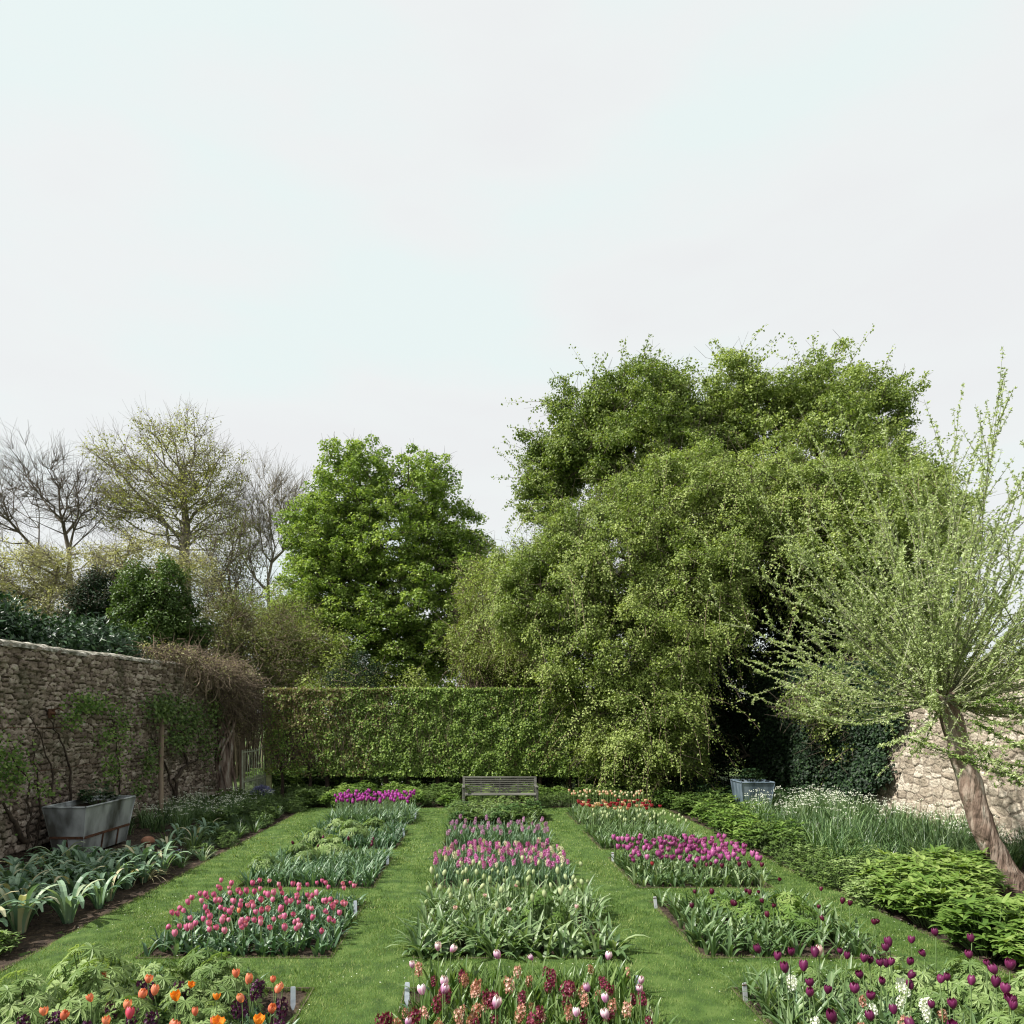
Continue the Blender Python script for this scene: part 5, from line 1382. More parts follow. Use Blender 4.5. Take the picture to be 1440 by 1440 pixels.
# --- bed C2: tall green-white buds
B = BED['C2']; BN = 'the second centre bed'
rng = np.random.default_rng(212)
for i, (x, y) in enumerate(scatter(52, B[0] + .02, B[1] - .02, B[2] + .25, B[3], .14, rng)):
    put_bulb('tulip', x, y, rng.uniform(.40, .54), 'bud', 'cream', zlabel('tall green-white tulip bud', BN, B, x, y), 'green-white tulip buds in the second centre bed', 'tulip', fs=.054, leafm='tulipleaflight', lv=(.26, .42), lw=(.03, .055))
for i, (x, y) in enumerate([(-.25, 7.0), (.1, 7.5), (.42, 7.9), (-.1, 8.1), (.75, 7.2), (1.0, 7.0), (.3, 6.9)]):
    put_bulb('tulip', x, y, .36, 'open', 'palepink', zlabel('small faded pink tulip', BN, B, x, y), 'faded pink tulips in the second centre bed', 'tulip', fs=.036, leafm='tulipleaflight')
filler(B, 250, 'tulipleaflight', (.24, .44), (.018, .05), 'arching grey-green leaves filling the second centre bed', 112, lean=(.05, .6), droop=(.3, 1.9), inset=.0)
filler((B[0], B[1], B[2], B[2] + .35), 40, 'tulipleaflight', (.18, .32), (.045, .075), 'broad pale leaves flopping at the front of the second centre bed', 113, lean=(.3, .9), droop=(.8, 2.0), per=3, inset=.02)
put_clump('columbine', 'yellow-green ferny plant right of centre among the green-white buds', 'plant', None, 'lobed', 'bright', .70, 7.15, .75, 1, r=.34, h=.62)

# --- beds C3 and C4: pink, cream and lilac hyacinths
B = BED['C3']; BN = 'the third centre bed'
rng = np.random.default_rng(213)
for i, (x, y) in enumerate(scatter(96, B[0] + .03, B[1] - .03, B[2] + .25, B[3], .10, rng)):
    put_bulb('hyacinth', x, y, rng.uniform(.22, .28), 'hyacinth', 'pinkhy', zlabel('bright pink hyacinth', BN, B, x, y), 'bright pink hyacinths in the third centre bed', 'hyacinth', fs=.038, lv=(.16, .26), lw=(.014, .024))
for i, (x, y) in enumerate(scatter(34, B[0] + .03, B[1] - .03, B[2] + .35, B[3] + .1, .15, rng)):
    put_bulb('hyacinth', x, y, rng.uniform(.22, .28), 'hyacinth', 'creamhy', zlabel('pale yellow hyacinth', BN, B, x, y), 'pale yellow hyacinths in the third centre bed', 'hyacinth', fs=.038, lv=(.16, .26), lw=(.014, .024))
filler(B, 430, 'tulipleaf', (.18, .32), (.012, .026), 'narrow green leaves under the pink and yellow hyacinths', 114, lean=(.03, .4), droop=(.1, .9))
B = BED['C4']; BN = 'the fourth centre bed'
for i, (x, y) in enumerate(scatter(46, B[0] + .05, B[1] - .05, B[2], B[3] - .3, .15, rng)):
    put_bulb('hyacinth', x, y, rng.uniform(.24, .32), 'hyacinth', 'lilachy', zlabel('lilac hyacinth', BN, B, x, y), 'lilac hyacinths in the fourth centre bed', 'hyacinth', fs=.038, lv=(.16, .26), lw=(.014, .024))
filler(B, 300, 'tulipleaf', (.18, .32), (.012, .026), 'narrow green leaves under the lilac hyacinths', 115, lean=(.03, .4), droop=(.1, .9))

# --- bed R1: tall purple tulips
B = BED['R1']; BN = 'the nearest right bed'
R1_t = [(1078, 1327), (1097, 1346), (1112, 1356), (1133, 1368), (1154, 1371), (1161, 1338), (1183, 1342), (1188, 1337), (1141, 1388), (1177, 1396), (1197, 1385), (1202, 1358), (1215, 1347), (1228, 1347), (1234, 1366), (1247, 1347), (1261, 1348), (1253, 1331), (1262, 1332), (1284, 1318), (1317, 1315),
        (1285, 1351), (1267, 1378), (1283, 1378), (1244, 1391), (1257, 1408), (1303, 1402), (1303, 1332), (1338, 1371), (1328, 1379), (1345, 1405), (1362, 1382), (1372, 1373), (1365, 1346), (1366, 1328), (1388, 1348), (1413, 1360), (1406, 1370), (1402, 1383), (1423, 1385), (1421, 1415), (1437, 1403), (1178, 1428), (1227, 1433), (1285, 1435), (1328, 1437), (1110, 1345), (1240, 1348)]
put_px(R1_t, .52, lambda x, y: put_bulb('tulip', min(x, 4.05), y, random.uniform(.48, .56), 'wide' if random.random() < .3 else 'tulip', 'purple', zlabel('tall plum purple tulip', BN, B, min(x, 3.84), y), 'tall purple tulips in the nearest right bed', 'tulip', fs=.052, lv=(.22, .36), leafm='tulipleaflight'))
put_px([(1153, 1335)], .50, lambda x, y: put_bulb('tulip', x, y, .5, 'tulip', 'palepink', 'lone pale pink tulip at the back of the purple tulips', None, 'tulip', fs=.05))
put_px([(1120, 1363), (1268, 1370), (1253, 1383), (1300, 1393), (1305, 1388), (1145, 1417), (1308, 1407), (1115, 1360), (1262, 1366), (1235, 1400)], .40, lambda x, y: put_bulb('hyacinth', x, y, .30, 'hyacinth', 'white', zlabel('white hyacinth', BN, B, x, y), 'white hyacinths among the purple tulips', 'hyacinth', fs=.040, lw=(.016, .026)))
put_px([(1218, 1393), (1170, 1415), (1330, 1412), (1200, 1430), (1265, 1425)], .30, lambda x, y: put_bulb('hyacinth', x, y, .22, 'hyacinth', 'fadedhy', zlabel('withered brown-pink hyacinth', BN, B, x, y), 'withered hyacinths among the purple tulips', 'hyacinth', fs=.042, lw=(.016, .026)))
filler((B[0], B[1], 3.9, B[3]), 400, 'tulipleaflight', (.18, .36), (.02, .042), 'arching grey-green leaves filling the nearest right bed', 121)
for i, (x, y, s) in enumerate([(3.25, 5.35, .9), (3.6, 5.2, .95), (3.9, 5.0, .9), (2.95, 5.5, .6), (2.6, 5.55, .6), (3.35, 4.35, .9), (3.7, 4.6, .9), (3.2, 4.95, .7)]):
    put_clump('delphinium', 'feathery pale green cut-leaved clump ' + ['at the back of the purple tulip bed', 'at the back right of the purple tulip bed', 'spilling off the right edge of the purple tulip bed', 'behind the middle purple tulips', 'behind the left purple tulips', 'at the front of the purple tulip bed', 'at the front right of the purple tulip bed', 'among the right-hand purple tulips'][i],
              'plant', 'cut-leaved plants in the purple tulip bed', 'lobed', 'delph', x, y, s, i % 3, r=.34, h=.46)

# --- bed R2: maroon tulips over grey-green leaves
B = BED['R2']; BN = 'the second right bed'
R2_t = [(982, 1254), (1002, 1255), (1025, 1269), (1031, 1268), (1041, 1271), (1048, 1251), (1058, 1256), (1071, 1252), (1081, 1267), (1087, 1272), (1103, 1236), (1179, 1268), (1194, 1271), (1158, 1291), (1151, 1274), (1235, 1297), (1154, 1249), (1223, 1292), (972, 1274), (1080, 1288)]
put_px(R2_t, .37, lambda x, y: put_bulb('tulip', x, y, .38, 'tulip', 'maroon', zlabel('dark maroon tulip', BN, B, x, y), 'maroon tulips in the second right bed', 'tulip', fs=.045, leafm='tulipleaflight'))
filler(B, 260, 'tulipleaflight', (.18, .32), (.022, .045), 'grey-green leaves filling the second right bed', 122)
for i, (x, y, s) in enumerate([(3.0, 7.6, .9), (3.3, 7.3, .9), (3.45, 7.9, .8), (2.75, 8.0, .7)]):
    put_clump('columbine', 'yellow-green ferny clump ' + ['in the middle of the second right bed', 'right of the middle of the second right bed', 'at the back right of the second right bed', 'at the back of the second right bed'][i], 'plant', 'ferny clumps in the second right bed', 'lobed', 'bright', x, y, s, i % 3, r=.34, h=.34)

# --- bed R3: double purple tulips
B = BED['R3']; BN = 'the third right bed'
rng = np.random.default_rng(223)
for i, (x, y) in enumerate(scatter(135, B[0] + .05, B[1] + .02, B[2] + .30, B[3], .09, rng)):
    put_bulb('double_tulip', x, y, rng.uniform(.29, .36), 'double', 'mauve', zlabel('plump mauve tulip', BN, B, x, y), 'mauve tulips in the third right bed', 'tulip', fs=.066, leafm='tulipleaflight', lv=(.16, .26))
for i, (x, y) in enumerate([(2.9, 9.3), (3.0, 9.35), (3.25, 9.3), (3.45, 9.35), (3.55, 9.3), (3.75, 9.35), (3.6, 9.45), (3.1, 9.4)]):
    put_bulb('tulip', x, y, .27, 'tulip', 'maroon', 'crimson-maroon tulip at the front edge of the mauve tulips', 'maroon tulips before the mauve ones', 'tulip', fs=.05, leafm='tulipleaflight')
put_bulb('tulip', 2.33, 9.45, .28, 'tulip', 'red', 'single scarlet tulip at the front left of the mauve tulips', None, 'tulip', fs=.055)
filler(B, 300, 'tulipleaflight', (.15, .27), (.02, .042), 'grey-green leaves filling the third right bed', 123)

# --- beds R4, R5
filler(BED['R4'], 380, 'tulipleaflight', (.2, .36), (.014, .034), 'light green leaves under the cream tulips', 124)
filler(BED['R5'], 330, 'tulipleaflight', (.2, .36), (.018, .04), 'light green leaves under the red tulips', 125)
flower_drift('tulip_drift', 'drift of cream tulips in the fourth right bed', BED['R4'], 42, .38, ['cream'], .055, 311, 'bud', ok=lambda x, y: y > 12.3)
flower_drift('tulip_drift', 'red and peach open tulips near the front of the farthest right bed', (2.07, 3.85, 14.3, 15.6), 60, .38, ['red', 'peach', 'red'], .058, 312, 'open')
flower_drift('tulip_drift', 'peach tulips at the back of the farthest right bed', (2.0, 3.85, 15.6, 16.6), 55, .48, ['peach', 'peach', 'cream', 'creamhy'], .05, 313, 'tulip')
# --- bed C5: leafy
filler(BED['C5'], 220, 'tulipleaflight', (.2, .34), (.02, .04), 'light green leaves before the bench', 126)
rng = np.random.default_rng(226)
for i, (x, y) in enumerate(scatter(20, BED['C5'][0] + .1, BED['C5'][1], 14.7, 16.4, .26, rng)):
    put_clump('leafy_clump', f'pale leafy clump in the bed before the bench, {"left" if x < .1 else "middle" if x < .7 else "right"} part', 'plant', 'pale clumps in the bed before the bench', ['bright', 'low', 'dark'][i % 3], ['snowleaf', 'delph', 'darkleaf'][i % 3], x, y, rng.uniform(.75, 1.0), i % 3, r=.33, h=.42, sz=rng.uniform(.6, .8) if y < 15.8 else rng.uniform(.85, 1.1))

# ------------------------------------------------------------------ plant labels
LB = [(412, 1440 - 25, 'zinc-grey plant label at the back right corner of the orange tulip bed', 0), (572, 1409, 'leaning zinc plant label left of the nearest centre bed', 0), (1049, 1409, 'grey plant label with a dark clip at the left of the purple tulip bed', 1),
      (500, 1285, 'grey plant label at the back right corner of the pink tulip bed', 0), (923, 1279, 'grey plant label at the back left corner of the second right bed', 1), (895, 1398, 'zinc plant label behind white-edged tulips at the right of the nearest centre bed', 0),
      (545, 1216, 'small grey plant label at the back right of the third left bed', 0), (568, 1176, 'small grey plant label at the back right of the fourth left bed', 0), (584, 1152, 'small grey plant label by the magenta tulip bed', 0), (862, 1212, 'pale plant label at the left edge of the mauve tulip bed', 1)]
for i, (px, py, lab, clip) in enumerate(LB):
    x, y = ground(px, py)
    root = empty('plant_label', (x, y, -.03), R(random.uniform(-12, 12))); tag(root, lab, 'plant label', 'metal plant labels at the bed corners')
    root.rotation_euler[0] = R(random.uniform(-10, -3)); root.rotation_euler[1] = R(random.uniform(-3, 3))
    g = Geo()
    hw, t = .019, .004
    prof = [(-hw * .35, 0), (hw * .35, 0), (hw, .04), (hw, .165), (hw * .8, .176), (-hw * .8, .176), (-hw, .165), (-hw, .04)]
    k = len(prof)
    V = [[p[0], -t / 2, p[1]] for p in prof] + [[p[0], t / 2, p[1]] for p in prof]
    g.add(V, [[j, (j + 1) % k, k + (j + 1) % k, k + j] for j in range(k)])
    for base in (0, k):
        g.add(V[base:base + k], [[0, 1, 2], [0, 2, 7]]); g.add(V[base:base + k], [[2, 3, 6, 7], [3, 4, 5, 6]])
    g.build('plate', M['labelgreen'] if clip else M['label'], root)
    if clip:
        g = Geo(); box(g, (0, 0, .158), (.044, .009, .009), bevel=.002); g.build('clip', M['rust'], root)

# ------------------------------------------------------------------ left border
rng = np.random.default_rng(401)
pts = sorted(scatter(34, -6.1, -4.42, 7.7, 10.4, .22, rng), key=lambda p: p[1])
for i, (x, y) in enumerate(pts):
    r_ = 'front' if y < 8.7 else 'middle' if y < 9.5 else 'back'; c_ = 'wall side' if x < -5.3 else 'grass side'
    put_clump('strap_leaf_clump', f'grey-green strap-leaved clump, {r_} of the patch before the trough, {c_}', 'plant', 'strap-leaved clumps before the zinc trough', 'strap', 'strap', x, y, rng.uniform(.85, 1.12), i % 5, r=.3)
for i, (x, y) in enumerate([(-4.75, 7.4), (-5.0, 7.15), (-4.85, 6.95), (-5.3, 7.6)]):
    put_clump('strap_leaf_clump', 'big strap-leaved clump in the near left border, left of the first grass path', 'plant', 'big strap clumps at the near left edge', 'strap', 'strap', x, y, 1.15, i, r=.3)
put_clump('withered_clump', 'straw-coloured withered leaves sprawling at the grass edge', 'plant', None, 'dead', 'strap', -4.55, 9.75, 1.0, 0)
put_clump('withered_clump', 'second straw-coloured tuft behind the sprawling withered leaves', 'plant', None, 'dead', 'strap', -4.7, 10.2, .8, 1)
for i, (x, y) in enumerate([(-5.0, 13.2), (-4.9, 12.4), (-5.3, 12.7), (-5.0, 11.5)]):
    put_clump('strap_leaf_clump', 'grey-green strap clump ' + ['at the right end of the white flowers', 'below the white flowers', 'between the trough and the white flowers', 'beside the terracotta ornament'][i], 'plant', 'strap clumps beside the white flowers', 'strap', 'strap', x, y, .9, i + 1, r=.3)
for i, (x, y) in enumerate([(-5.3, 12.2), (-5.15, 12.9), (-4.75, 11.9)]):
    put_clump('withered_clump', 'dark brown-tinged dying tuft ' + ['next to the terracotta ornament', 'under the white flowers', 'near the grass edge below the white flowers'][i], 'plant', 'dying tufts in the left border', 'grassy', 'darkleaf', x, y, 1.1, i)
pts = scatter(26, -6.9, -5.1, 13.2, 17.5, .32, rng)
for i, (x, y) in enumerate(pts):
    put_clump('snowflake_clump', f'white-flowered snowflake clump in the left border, {"near" if y < 14.6 else "middle" if y < 16 else "far"} part {"by the wall" if x < -6 else "by the path"}', 'flowers', 'white snowflakes along the left wall', 'snow', 'snowleaf', x, y, rng.uniform(.9, 1.1), i % 4, r=.3, h=.45)
for i, (x, y) in enumerate(scatter(24, -6.6, -4.4, 14.2, 20.0, .4, rng, ok=lambda x, y: x > -5.3 or y > 17)):
    put_clump('leafy_clump', f'dark green low clump at the {"near" if y < 16 else "middle" if y < 18 else "far"} end of the left border, {"wall" if x < -5.4 else "path"} side', 'plant', 'low green clumps along the left border', 'low' if i % 3 else 'dark', 'darkleaf', x, y, rng.uniform(.85, 1.15), i % 3, r=.36, h=.36)
for i, (x, y) in enumerate(scatter(14, -4.9, -4.3, 12.5, 20, .4, rng)):
    put_clump('grassy_tuft', f'grassy green tuft along the path edge, {"near" if y < 14.5 else "middle" if y < 17 else "far"} stretch of the left border', 'plant', 'grassy tufts at the left path edge', 'grassy', 'snowleaf', x, y, .9, i % 3)
for i, (x, y, k, m) in enumerate([(-4.55, 6.72, 'dark', 'delph'), (-4.9, 6.5, 'dark', 'darkleaf'), (-4.62, 6.35, 'low', 'darkleaf'), (-4.8, 7.0, 'grassy', 'snowleaf'), (-5.1, 6.9, 'grassy', 'snowleaf'), (-4.4, 10.6, 'grassy', 'snowleaf'), (-4.55, 11.1, 'grassy', 'snowleaf')]):
    put_clump('leafy_clump', ['broad-leaved green clump at the near left corner of the border', 'darker leafy clump behind the near corner clump', 'small low clump at the very near left corner', 'grassy tuft before the big strap leaves', 'second grassy tuft by the left edge', 'grassy tuft past the withered leaves', 'grassy tuft by the path below the trough'][i], 'plant', None, k, m, x, y, .62, i % 3, r=.33, h=.36)
put_clump('scilla_clump', 'small pale blue flower in grassy leaves by the left path', 'flowers', None, 'snow', 'snowleaf', -4.55, 10.75, .5, 1, r=.2, h=.4, fm='blue')
put_clump('shrub_in_planter', 'dark spiky shrub growing in the zinc trough', 'plant', None, 'dark', 'laurel', -6.55, 12.3, .85, 0, r=.36, h=.42, z=.70)
put_clump('shrub_in_planter', 'dim leafy plant growing in the blue-grey planter', 'plant', None, 'dark', 'ivy', 6.38, 16.5, .9, 1, r=.33, h=.42, z=.64)
for i, (x, y) in enumerate(scatter(26, -5.2, -4.25, 10.4, 18.5, .27, rng)):
    put_clump('low_border_clump', f'low mixed green clump on the path edge of the left border, {"near" if y < 12.5 else "middle" if y < 15.5 else "far"} stretch', 'plant', 'low clumps edging the left border', ['low', 'grassy', 'low', 'dark'][i % 4], ['darkleaf', 'strap', 'snowleaf', 'darkleaf'][i % 4], x, y, rng.uniform(.5, .8), i % 3, r=.36, h=.36)
# lavender-coloured mound
root = empty('lavender_mound', (-5.62, 18.6, 0)); tag(root, 'brown twiggy mound topped with mauve-blue flowers below the gate', 'plant')
rng = np.random.default_rng(420); g = Geo(); T = rdir(500, rng); T[:, 2] = np.abs(T[:, 2]); T *= [.36, .36, .42]
tubes(g, T * .15, T, .004, .003, rng.uniform(0, 1, 500), 3); g.build('stems', M['darktwig'], root)
g = Geo(); k = T[:, 2] > .22; C = T[k]
for j in range(8): leaves(g, C + rng.normal(size=C.shape) * .02, rdir(len(C), rng), [[0, 0, 1.]], .03, .02, rng.uniform(0, 1, len(C)))
g.build('blossom', M['blue'], root)
# terracotta mushroom ornament
def lathe(g, prof, k=20, a=.5):
    prof = np.array(prof, float); t = np.arange(k) * 2 * np.pi / k
    V = np.stack([prof[:, None, 0] * np.cos(t), prof[:, None, 0] * np.sin(t), np.broadcast_to(prof[:, None, 1], (len(prof), k))], -1).reshape(-1, 3)
    g.add(V, [[i * k + j, i * k + (j + 1) % k, (i + 1) * k + (j + 1) % k, (i + 1) * k + j] for i in range(len(prof) - 1) for j in range(k)], a)
root = empty('garden_ornament', (-5.22, 11.3, -.03)); tag(root, 'small terracotta mushroom-shaped ornament among strappy leaves', 'ornament')
g = Geo(); lathe(g, [(.001, 0), (.06, 0), (.045, .1), (.035, .24), (.038, .26)]); g.build('stem', M['terracotta'], root, smooth=True)
g = Geo(); lathe(g, [(.03, .255), (.09, .25), (.105, .265), (.10, .30), (.075, .335), (.04, .352), (.001, .357)]); g.build('cap', M['terracotta'], root, smooth=True)

# trained climbers on the left wall
def wall_pt(px, py, off=.10):
    X = -7.2 + off; Y = X * F_PX / (px - VPX); return np.array([X, Y, CAM_H + (VPY - py) * Y / F_PX])
def climber(label, stems, patches, seed, mat='darkleaf', leaf=.075):
    rng = np.random.default_rng(seed)
    base = wall_pt(*stems[0][0][0], .12); base[2] = 0
    root = empty('wall_climber', tuple(base)); tag(root, label, 'climber', 'climbers trained on the left wall')
    g = Geo()
    for pts, r0 in stems:
        P = np.array([wall_pt(px, py, .12) for px, py in pts]); 
        # refine with wobble
        Q = []
        for a_, b_ in zip(P[:-1], P[1:]):
            for s in np.linspace(0, 1, 5)[:-1]: Q.append(a_ + (b_ - a_) * s + rng.normal(size=3) * [.01, .03, .02])
        Q.append(P[-1]); Q = np.array(Q)
        polytube(g, Q - base, np.linspace(r0, r0 * .4, len(Q)), k=6)
        for q in Q[::2]:
            e = q + rng.normal(size=3) * [.06, .22, .22]; tubes(g, [q - base], [e - base], .006, .003, .5, 4)
    g.build('stems', M['darktwig'], root, smooth=True)
    g = Geo()
    for (px, py, rpx, rpy, n) in patches:
        c = wall_pt(px, py, .2); s = abs(c[1]) / F_PX * abs(1)  # metres per pixel at that depth
        yr = rpx * c[1] / abs(px - VPX) 
        P = c + np.stack([np.abs(rng.normal(0, .10, n)), rng.normal(0, .5, n) * yr, rng.normal(0, .5, n) * rpy * s], 1)
        N = norm(rng.normal(size=(n, 3)) * .5 + [.8, -.3, .5]); T = norm(np.cross(N, rdir(n, rng)) + [0, 0, -.3])
        sz = leaf * rng.uniform(.6, 1.2, n)
        leaves(g, P - base, T, N, sz, sz * .8, rng.uniform(0, 1, n))
    g.build('leaves', M[mat], root)
climber('twisted bare-stemmed climber behind the near end of the trough', [([(38, 1185), (20, 1160), (5, 1130)], .05), ([(38, 1190), (42, 1150), (38, 1100), (15, 1060)], .022), ([(50, 1195), (58, 1130), (50, 1080), (46, 1040)], .018)],
        [(12, 1085, 28, 40, 420), (55, 1110, 15, 18, 90), (-20, 1060, 30, 60, 300)], 61, 'bright', .06)
climber('upright climber with yellow-green tufts above the trough', [([(102, 1125), (100, 1085), (85, 1040), (70, 1012)], .022), ([(72, 1125), (75, 1085), (60, 1040), (42, 1008)], .018), ([(170, 1120), (168, 1080), (162, 1040), (155, 1000)], .018)],
        [(122, 990, 30, 16, 420), (165, 1020, 22, 40, 260), (95, 1012, 18, 14, 110), (155, 1080, 18, 28, 200), (140, 1035, 18, 20, 90)], 62, 'bright', .065)
climber('dark-leaved climber spreading beside the leaning pole', [([(246, 1125), (247, 1095), (262, 1075), (258, 1048), (250, 1030)], .045), ([(247, 1118), (235, 1080), (222, 1055), (212, 1030)], .028), ([(262, 1075), (285, 1065), (300, 1050)], .02)],
        [(225, 995, 24, 24, 620), (262, 1010, 28, 30, 700), (250, 1040, 20, 18, 260), (290, 1045, 16, 32, 260), (205, 1070, 12, 26, 200), (192, 1110, 8, 14, 90), (300, 1000, 18, 22, 300)], 63, 'darkleaf', .08)
# ferny growth rooted in the wall top and ivy
root = empty('wall_pole', (-6.98, 15.55, 0)); tag(root, 'round wooden pole leaning against the left wall among climbers', 'pole')
g = Geo(); polytube(g, [[.15, -.12, -.02], [.08, 0, 1.0], [.0, .25, 2.25]], [.055, .052, .048], k=12); g.build('shaft', M['pole'], root, smooth=True)
g = Geo(); polytube(g, np.array([[.05 + .075 * math.cos(t), .1 + .075 * math.sin(t), 1.35] for t in np.linspace(0, 6.28, 13)]), .007, k=5, cap=False); g.build('wire_tie', M['darktwig'], root)
for j, z in enumerate((2.05, 1.35)):
    g = Geo(); polytube(g, [[-7.08, y, z + .01 * math.sin(y * 3)] for y in np.linspace(9, 19.2, 40)], .005, k=4)
    tag(g.build('wall_wire', M['rust']), ['upper', 'lower'][j] + ' thin training wire running along the left wall', 'wire')
root = empty('wall_bracket', (-7.08, 11.85, 2.28)); tag(root, 'small rusty bracket fixed high on the left wall above the trough', 'bracket')
g = Geo(); box(g, (0, 0, 0), (.03, .16, .16), bevel=.006); g.build('plate', M['rust'], root)
g = Geo(); polytube(g, [[0, 0, .05], [.12, 0, .09], [.2, 0, .04]], .012, k=6); lathe(g, [(.001, -.03), (.06, -.02), (.07, .02), (.001, .04)], 12); g.build('arm', M['rust'], root, smooth=True)

# ------------------------------------------------------------------ right border
rng = np.random.default_rng(450)
pts = sorted(scatter(46, 4.78, 7.6, 5.3, 9.4, .30, rng, ok=lambda x, y: not (x / y > .70 and y > 7.2) and x < 4.9 + (y - 5.0) * .9 and x > 4.75 + max(0, (y - 8.2)) * .6), key=lambda p: p[1])
for i, (x, y) in enumerate(pts):
    put_clump('peony_clump', f'bright glossy green leafy clump in the near right border, {"nearest" if y < 6.3 else "second" if y < 7.3 else "third" if y < 8.3 else "farthest"} rank, {"by the grass" if x < 5.3 else "further in"}', 'plant', 'bright green clumps filling the near right border', 'bright', 'bright', x, y, rng.uniform(.95, 1.2), i % 4, r=.33, h=.44)
for i, (x, y) in enumerate(scatter(22, 4.7, 6.0, 8.3, 11.2, .3, rng, ok=lambda x, y: x < 4.9 + (y - 8.0) * .45)):
    put_clump('geranium_clump', f'small-leaved green mound along the right grass edge, {"near" if y < 9.5 else "far"} stretch', 'plant', 'small-leaved mounds at the right path edge', 'low', 'delph' if i % 2 else 'darkleaf', x, y, rng.uniform(.8, 1.1), i % 3, r=.36, h=.34)
pts = scatter(90, 4.9, 8.8, 9.6, 17.0, .33, rng, ok=lambda x, y: x > 5.3 + max(0, (y - 13.0)) * .25 and (y > 10 or x > 6.3) and not (5.4 < x < 6.7 and 15.9 < y < 17.2))
for i, (x, y) in enumerate(pts):
    fl = ((y > 12.8 and x > 5.8) or x > 7.7) and i % 4 != 0
    put_clump('snowflake_clump', f'{"tall white-flowered" if fl else "tall green flowerless"} snowflake clump in the right border, {"near" if y < 12 else "middle" if y < 14.5 else "far"} part {"by the wall" if x > 7.3 else "away from the wall"}', 'flowers', 'white snowflakes along the right wall', 'snow' if fl else 'snowgreen', 'snowleaf', x, y, rng.uniform(.95, 1.15), i % 4, r=.32, h=.50)
for i, (x, y) in enumerate(scatter(36, 4.7, 6.2, 11.3, 18.0, .36, rng, ok=lambda x, y: x < 5.2 + (y - 11) * .2)):
    put_clump('hellebore_clump', f'mid-green leafy clump beyond the right path, {"near" if y < 13.5 else "middle" if y < 15.5 else "far"} stretch', 'plant', 'leafy clumps along the far right path', 'dark', 'darkleaf' if i % 3 else 'bright', x, y, rng.uniform(.8, 1.05), i % 3, r=.36, h=.42)
for i, (x, y) in enumerate([(6.15, 9.6), (6.25, 9.75)]):
    put_clump('thistle_clump', ['silvery pale plant standing above the right border leaves', 'second silvery stem beside the pale plant'][i], 'plant', None, 'strap', 'pear', x, y, .9 - .2 * i, 2)
for i, (x, y) in enumerate([(4.95, 6.2), (5.0, 6.35)]):
    put_bulb('tulip', x, y, .62, 'star', 'white', 'open white tulip above the bright leaves at the right edge', 'white tulips at the right edge', 'tulip', fs=.06)
# border in front of the hedge
for i, (x, y) in enumerate(scatter(64, -4.3, 5.4, 17.6, 20.2, .38, rng, ok=lambda x, y: not (-.5 < x < 1.6 and 16.9 < y < 17.9))):
    put_clump('leafy_clump', f'green undergrowth clump at the hedge foot, {"left end" if x < -2 else "left of the bench" if x < -.4 else "behind the bench" if x < 1.6 else "right of the bench" if x < 3.6 else "right end"}', 'plant', 'undergrowth clumps at the hedge foot', ['low', 'dark', 'bright'][i % 3], ['darkleaf', 'darkleaf', 'bright'][i % 3], x, y, rng.uniform(.8, 1.15), i % 3, r=.36, h=.4)
for i, (x, y) in enumerate(scatter(18, 5.2, 8.8, 17.2, 20.5, .5, rng)):
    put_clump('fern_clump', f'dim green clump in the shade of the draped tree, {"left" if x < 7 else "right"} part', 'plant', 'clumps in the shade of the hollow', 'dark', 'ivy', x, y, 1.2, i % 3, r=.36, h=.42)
# sunny ground and white blossom beyond the hedge foot
g = Geo(); n = 1500
x = rng.uniform(-3.2, -.3, n); y = rng.uniform(22, 24.0, n); z = .25 + .25 * smoothnoise(np.stack([x, y], 1), 5, 3, 2) + rng.uniform(-.1, .1, n)
leaves(g, np.stack([x, y, np.maximum(z, .02)], 1), rdir(n, rng), [[0, 0, 1.]], .06, .05, rng.uniform(0, 1, n))
tag(g.build('blossom_undergrowth', M['white']), 'low white blossom glimpsed under the hedge left of the bench', 'blossom', kind='stuff')

for i, (x, y) in enumerate(scatter(60, -6.5, 7, 21.2, 23.2, .42, rng)):
    put_clump('wild_clump', f'rough green growth glimpsed between the hedge stems, {"left" if x < -2 else "middle" if x < 2 else "right"} stretch', 'plant', 'rough growth behind the hedge stems', 'dark', ['bright', 'darkleaf'][i % 2], x, y, rng.uniform(1.2, 2.0), i % 3, r=.36, h=.42)
# ivy sheet over the far end of the right wall
root = empty('ivy', (8.9, 17.5, 0)); tag(root, 'dark ivy blanket bulging over the far end of the right wall', 'ivy')
rng = np.random.default_rng(470); g = Geo(); n = 60000
y = rng.uniform(14.6, 21.4, n); z = rng.uniform(0, 3.5, n)
edge = 15.2 + 1.2 * np.clip(1 - z / 2.6, 0, 1) ** 1.6 + .25 * np.sin(z * 5) + rng.normal(0, .12, n) - .3
k = y > edge; y, z = y[k], z[k]; n = len(y)
bul = .22 + .5 * np.clip((y - 15.5) / 3, 0, 1) + .12 * smoothnoise(np.stack([y, z], 1), 4, 3, 1.5)
P = np.stack([8.95 - bul * rng.uniform(.5, 1.05, n) - 8.9, y - 17.5, z], 1)
N = norm(rng.normal(size=(n, 3)) * .45 + [-.8, -.3, .5]); T = norm(np.cross(N, rdir(n, rng)) + [0, 0, -.4]); s = rng.uniform(.05, .09, n)
leaves(g, P, T, N, s, s * .9, rng.uniform(0, 1, n) ** 1.4)
g.build('leaves', M['ivy'], root)
g = Geo()
for i in range(26):
    y0 = rng.uniform(15.4, 21); pts = [[0 + .02, y0 - 17.5 + rng.normal() * .1 * j, j * .5] for j in range(7)]
    polytube(g, pts, np.linspace(.025, .008, 7), k=5)
g.build('stems', M['darktwig'], root)

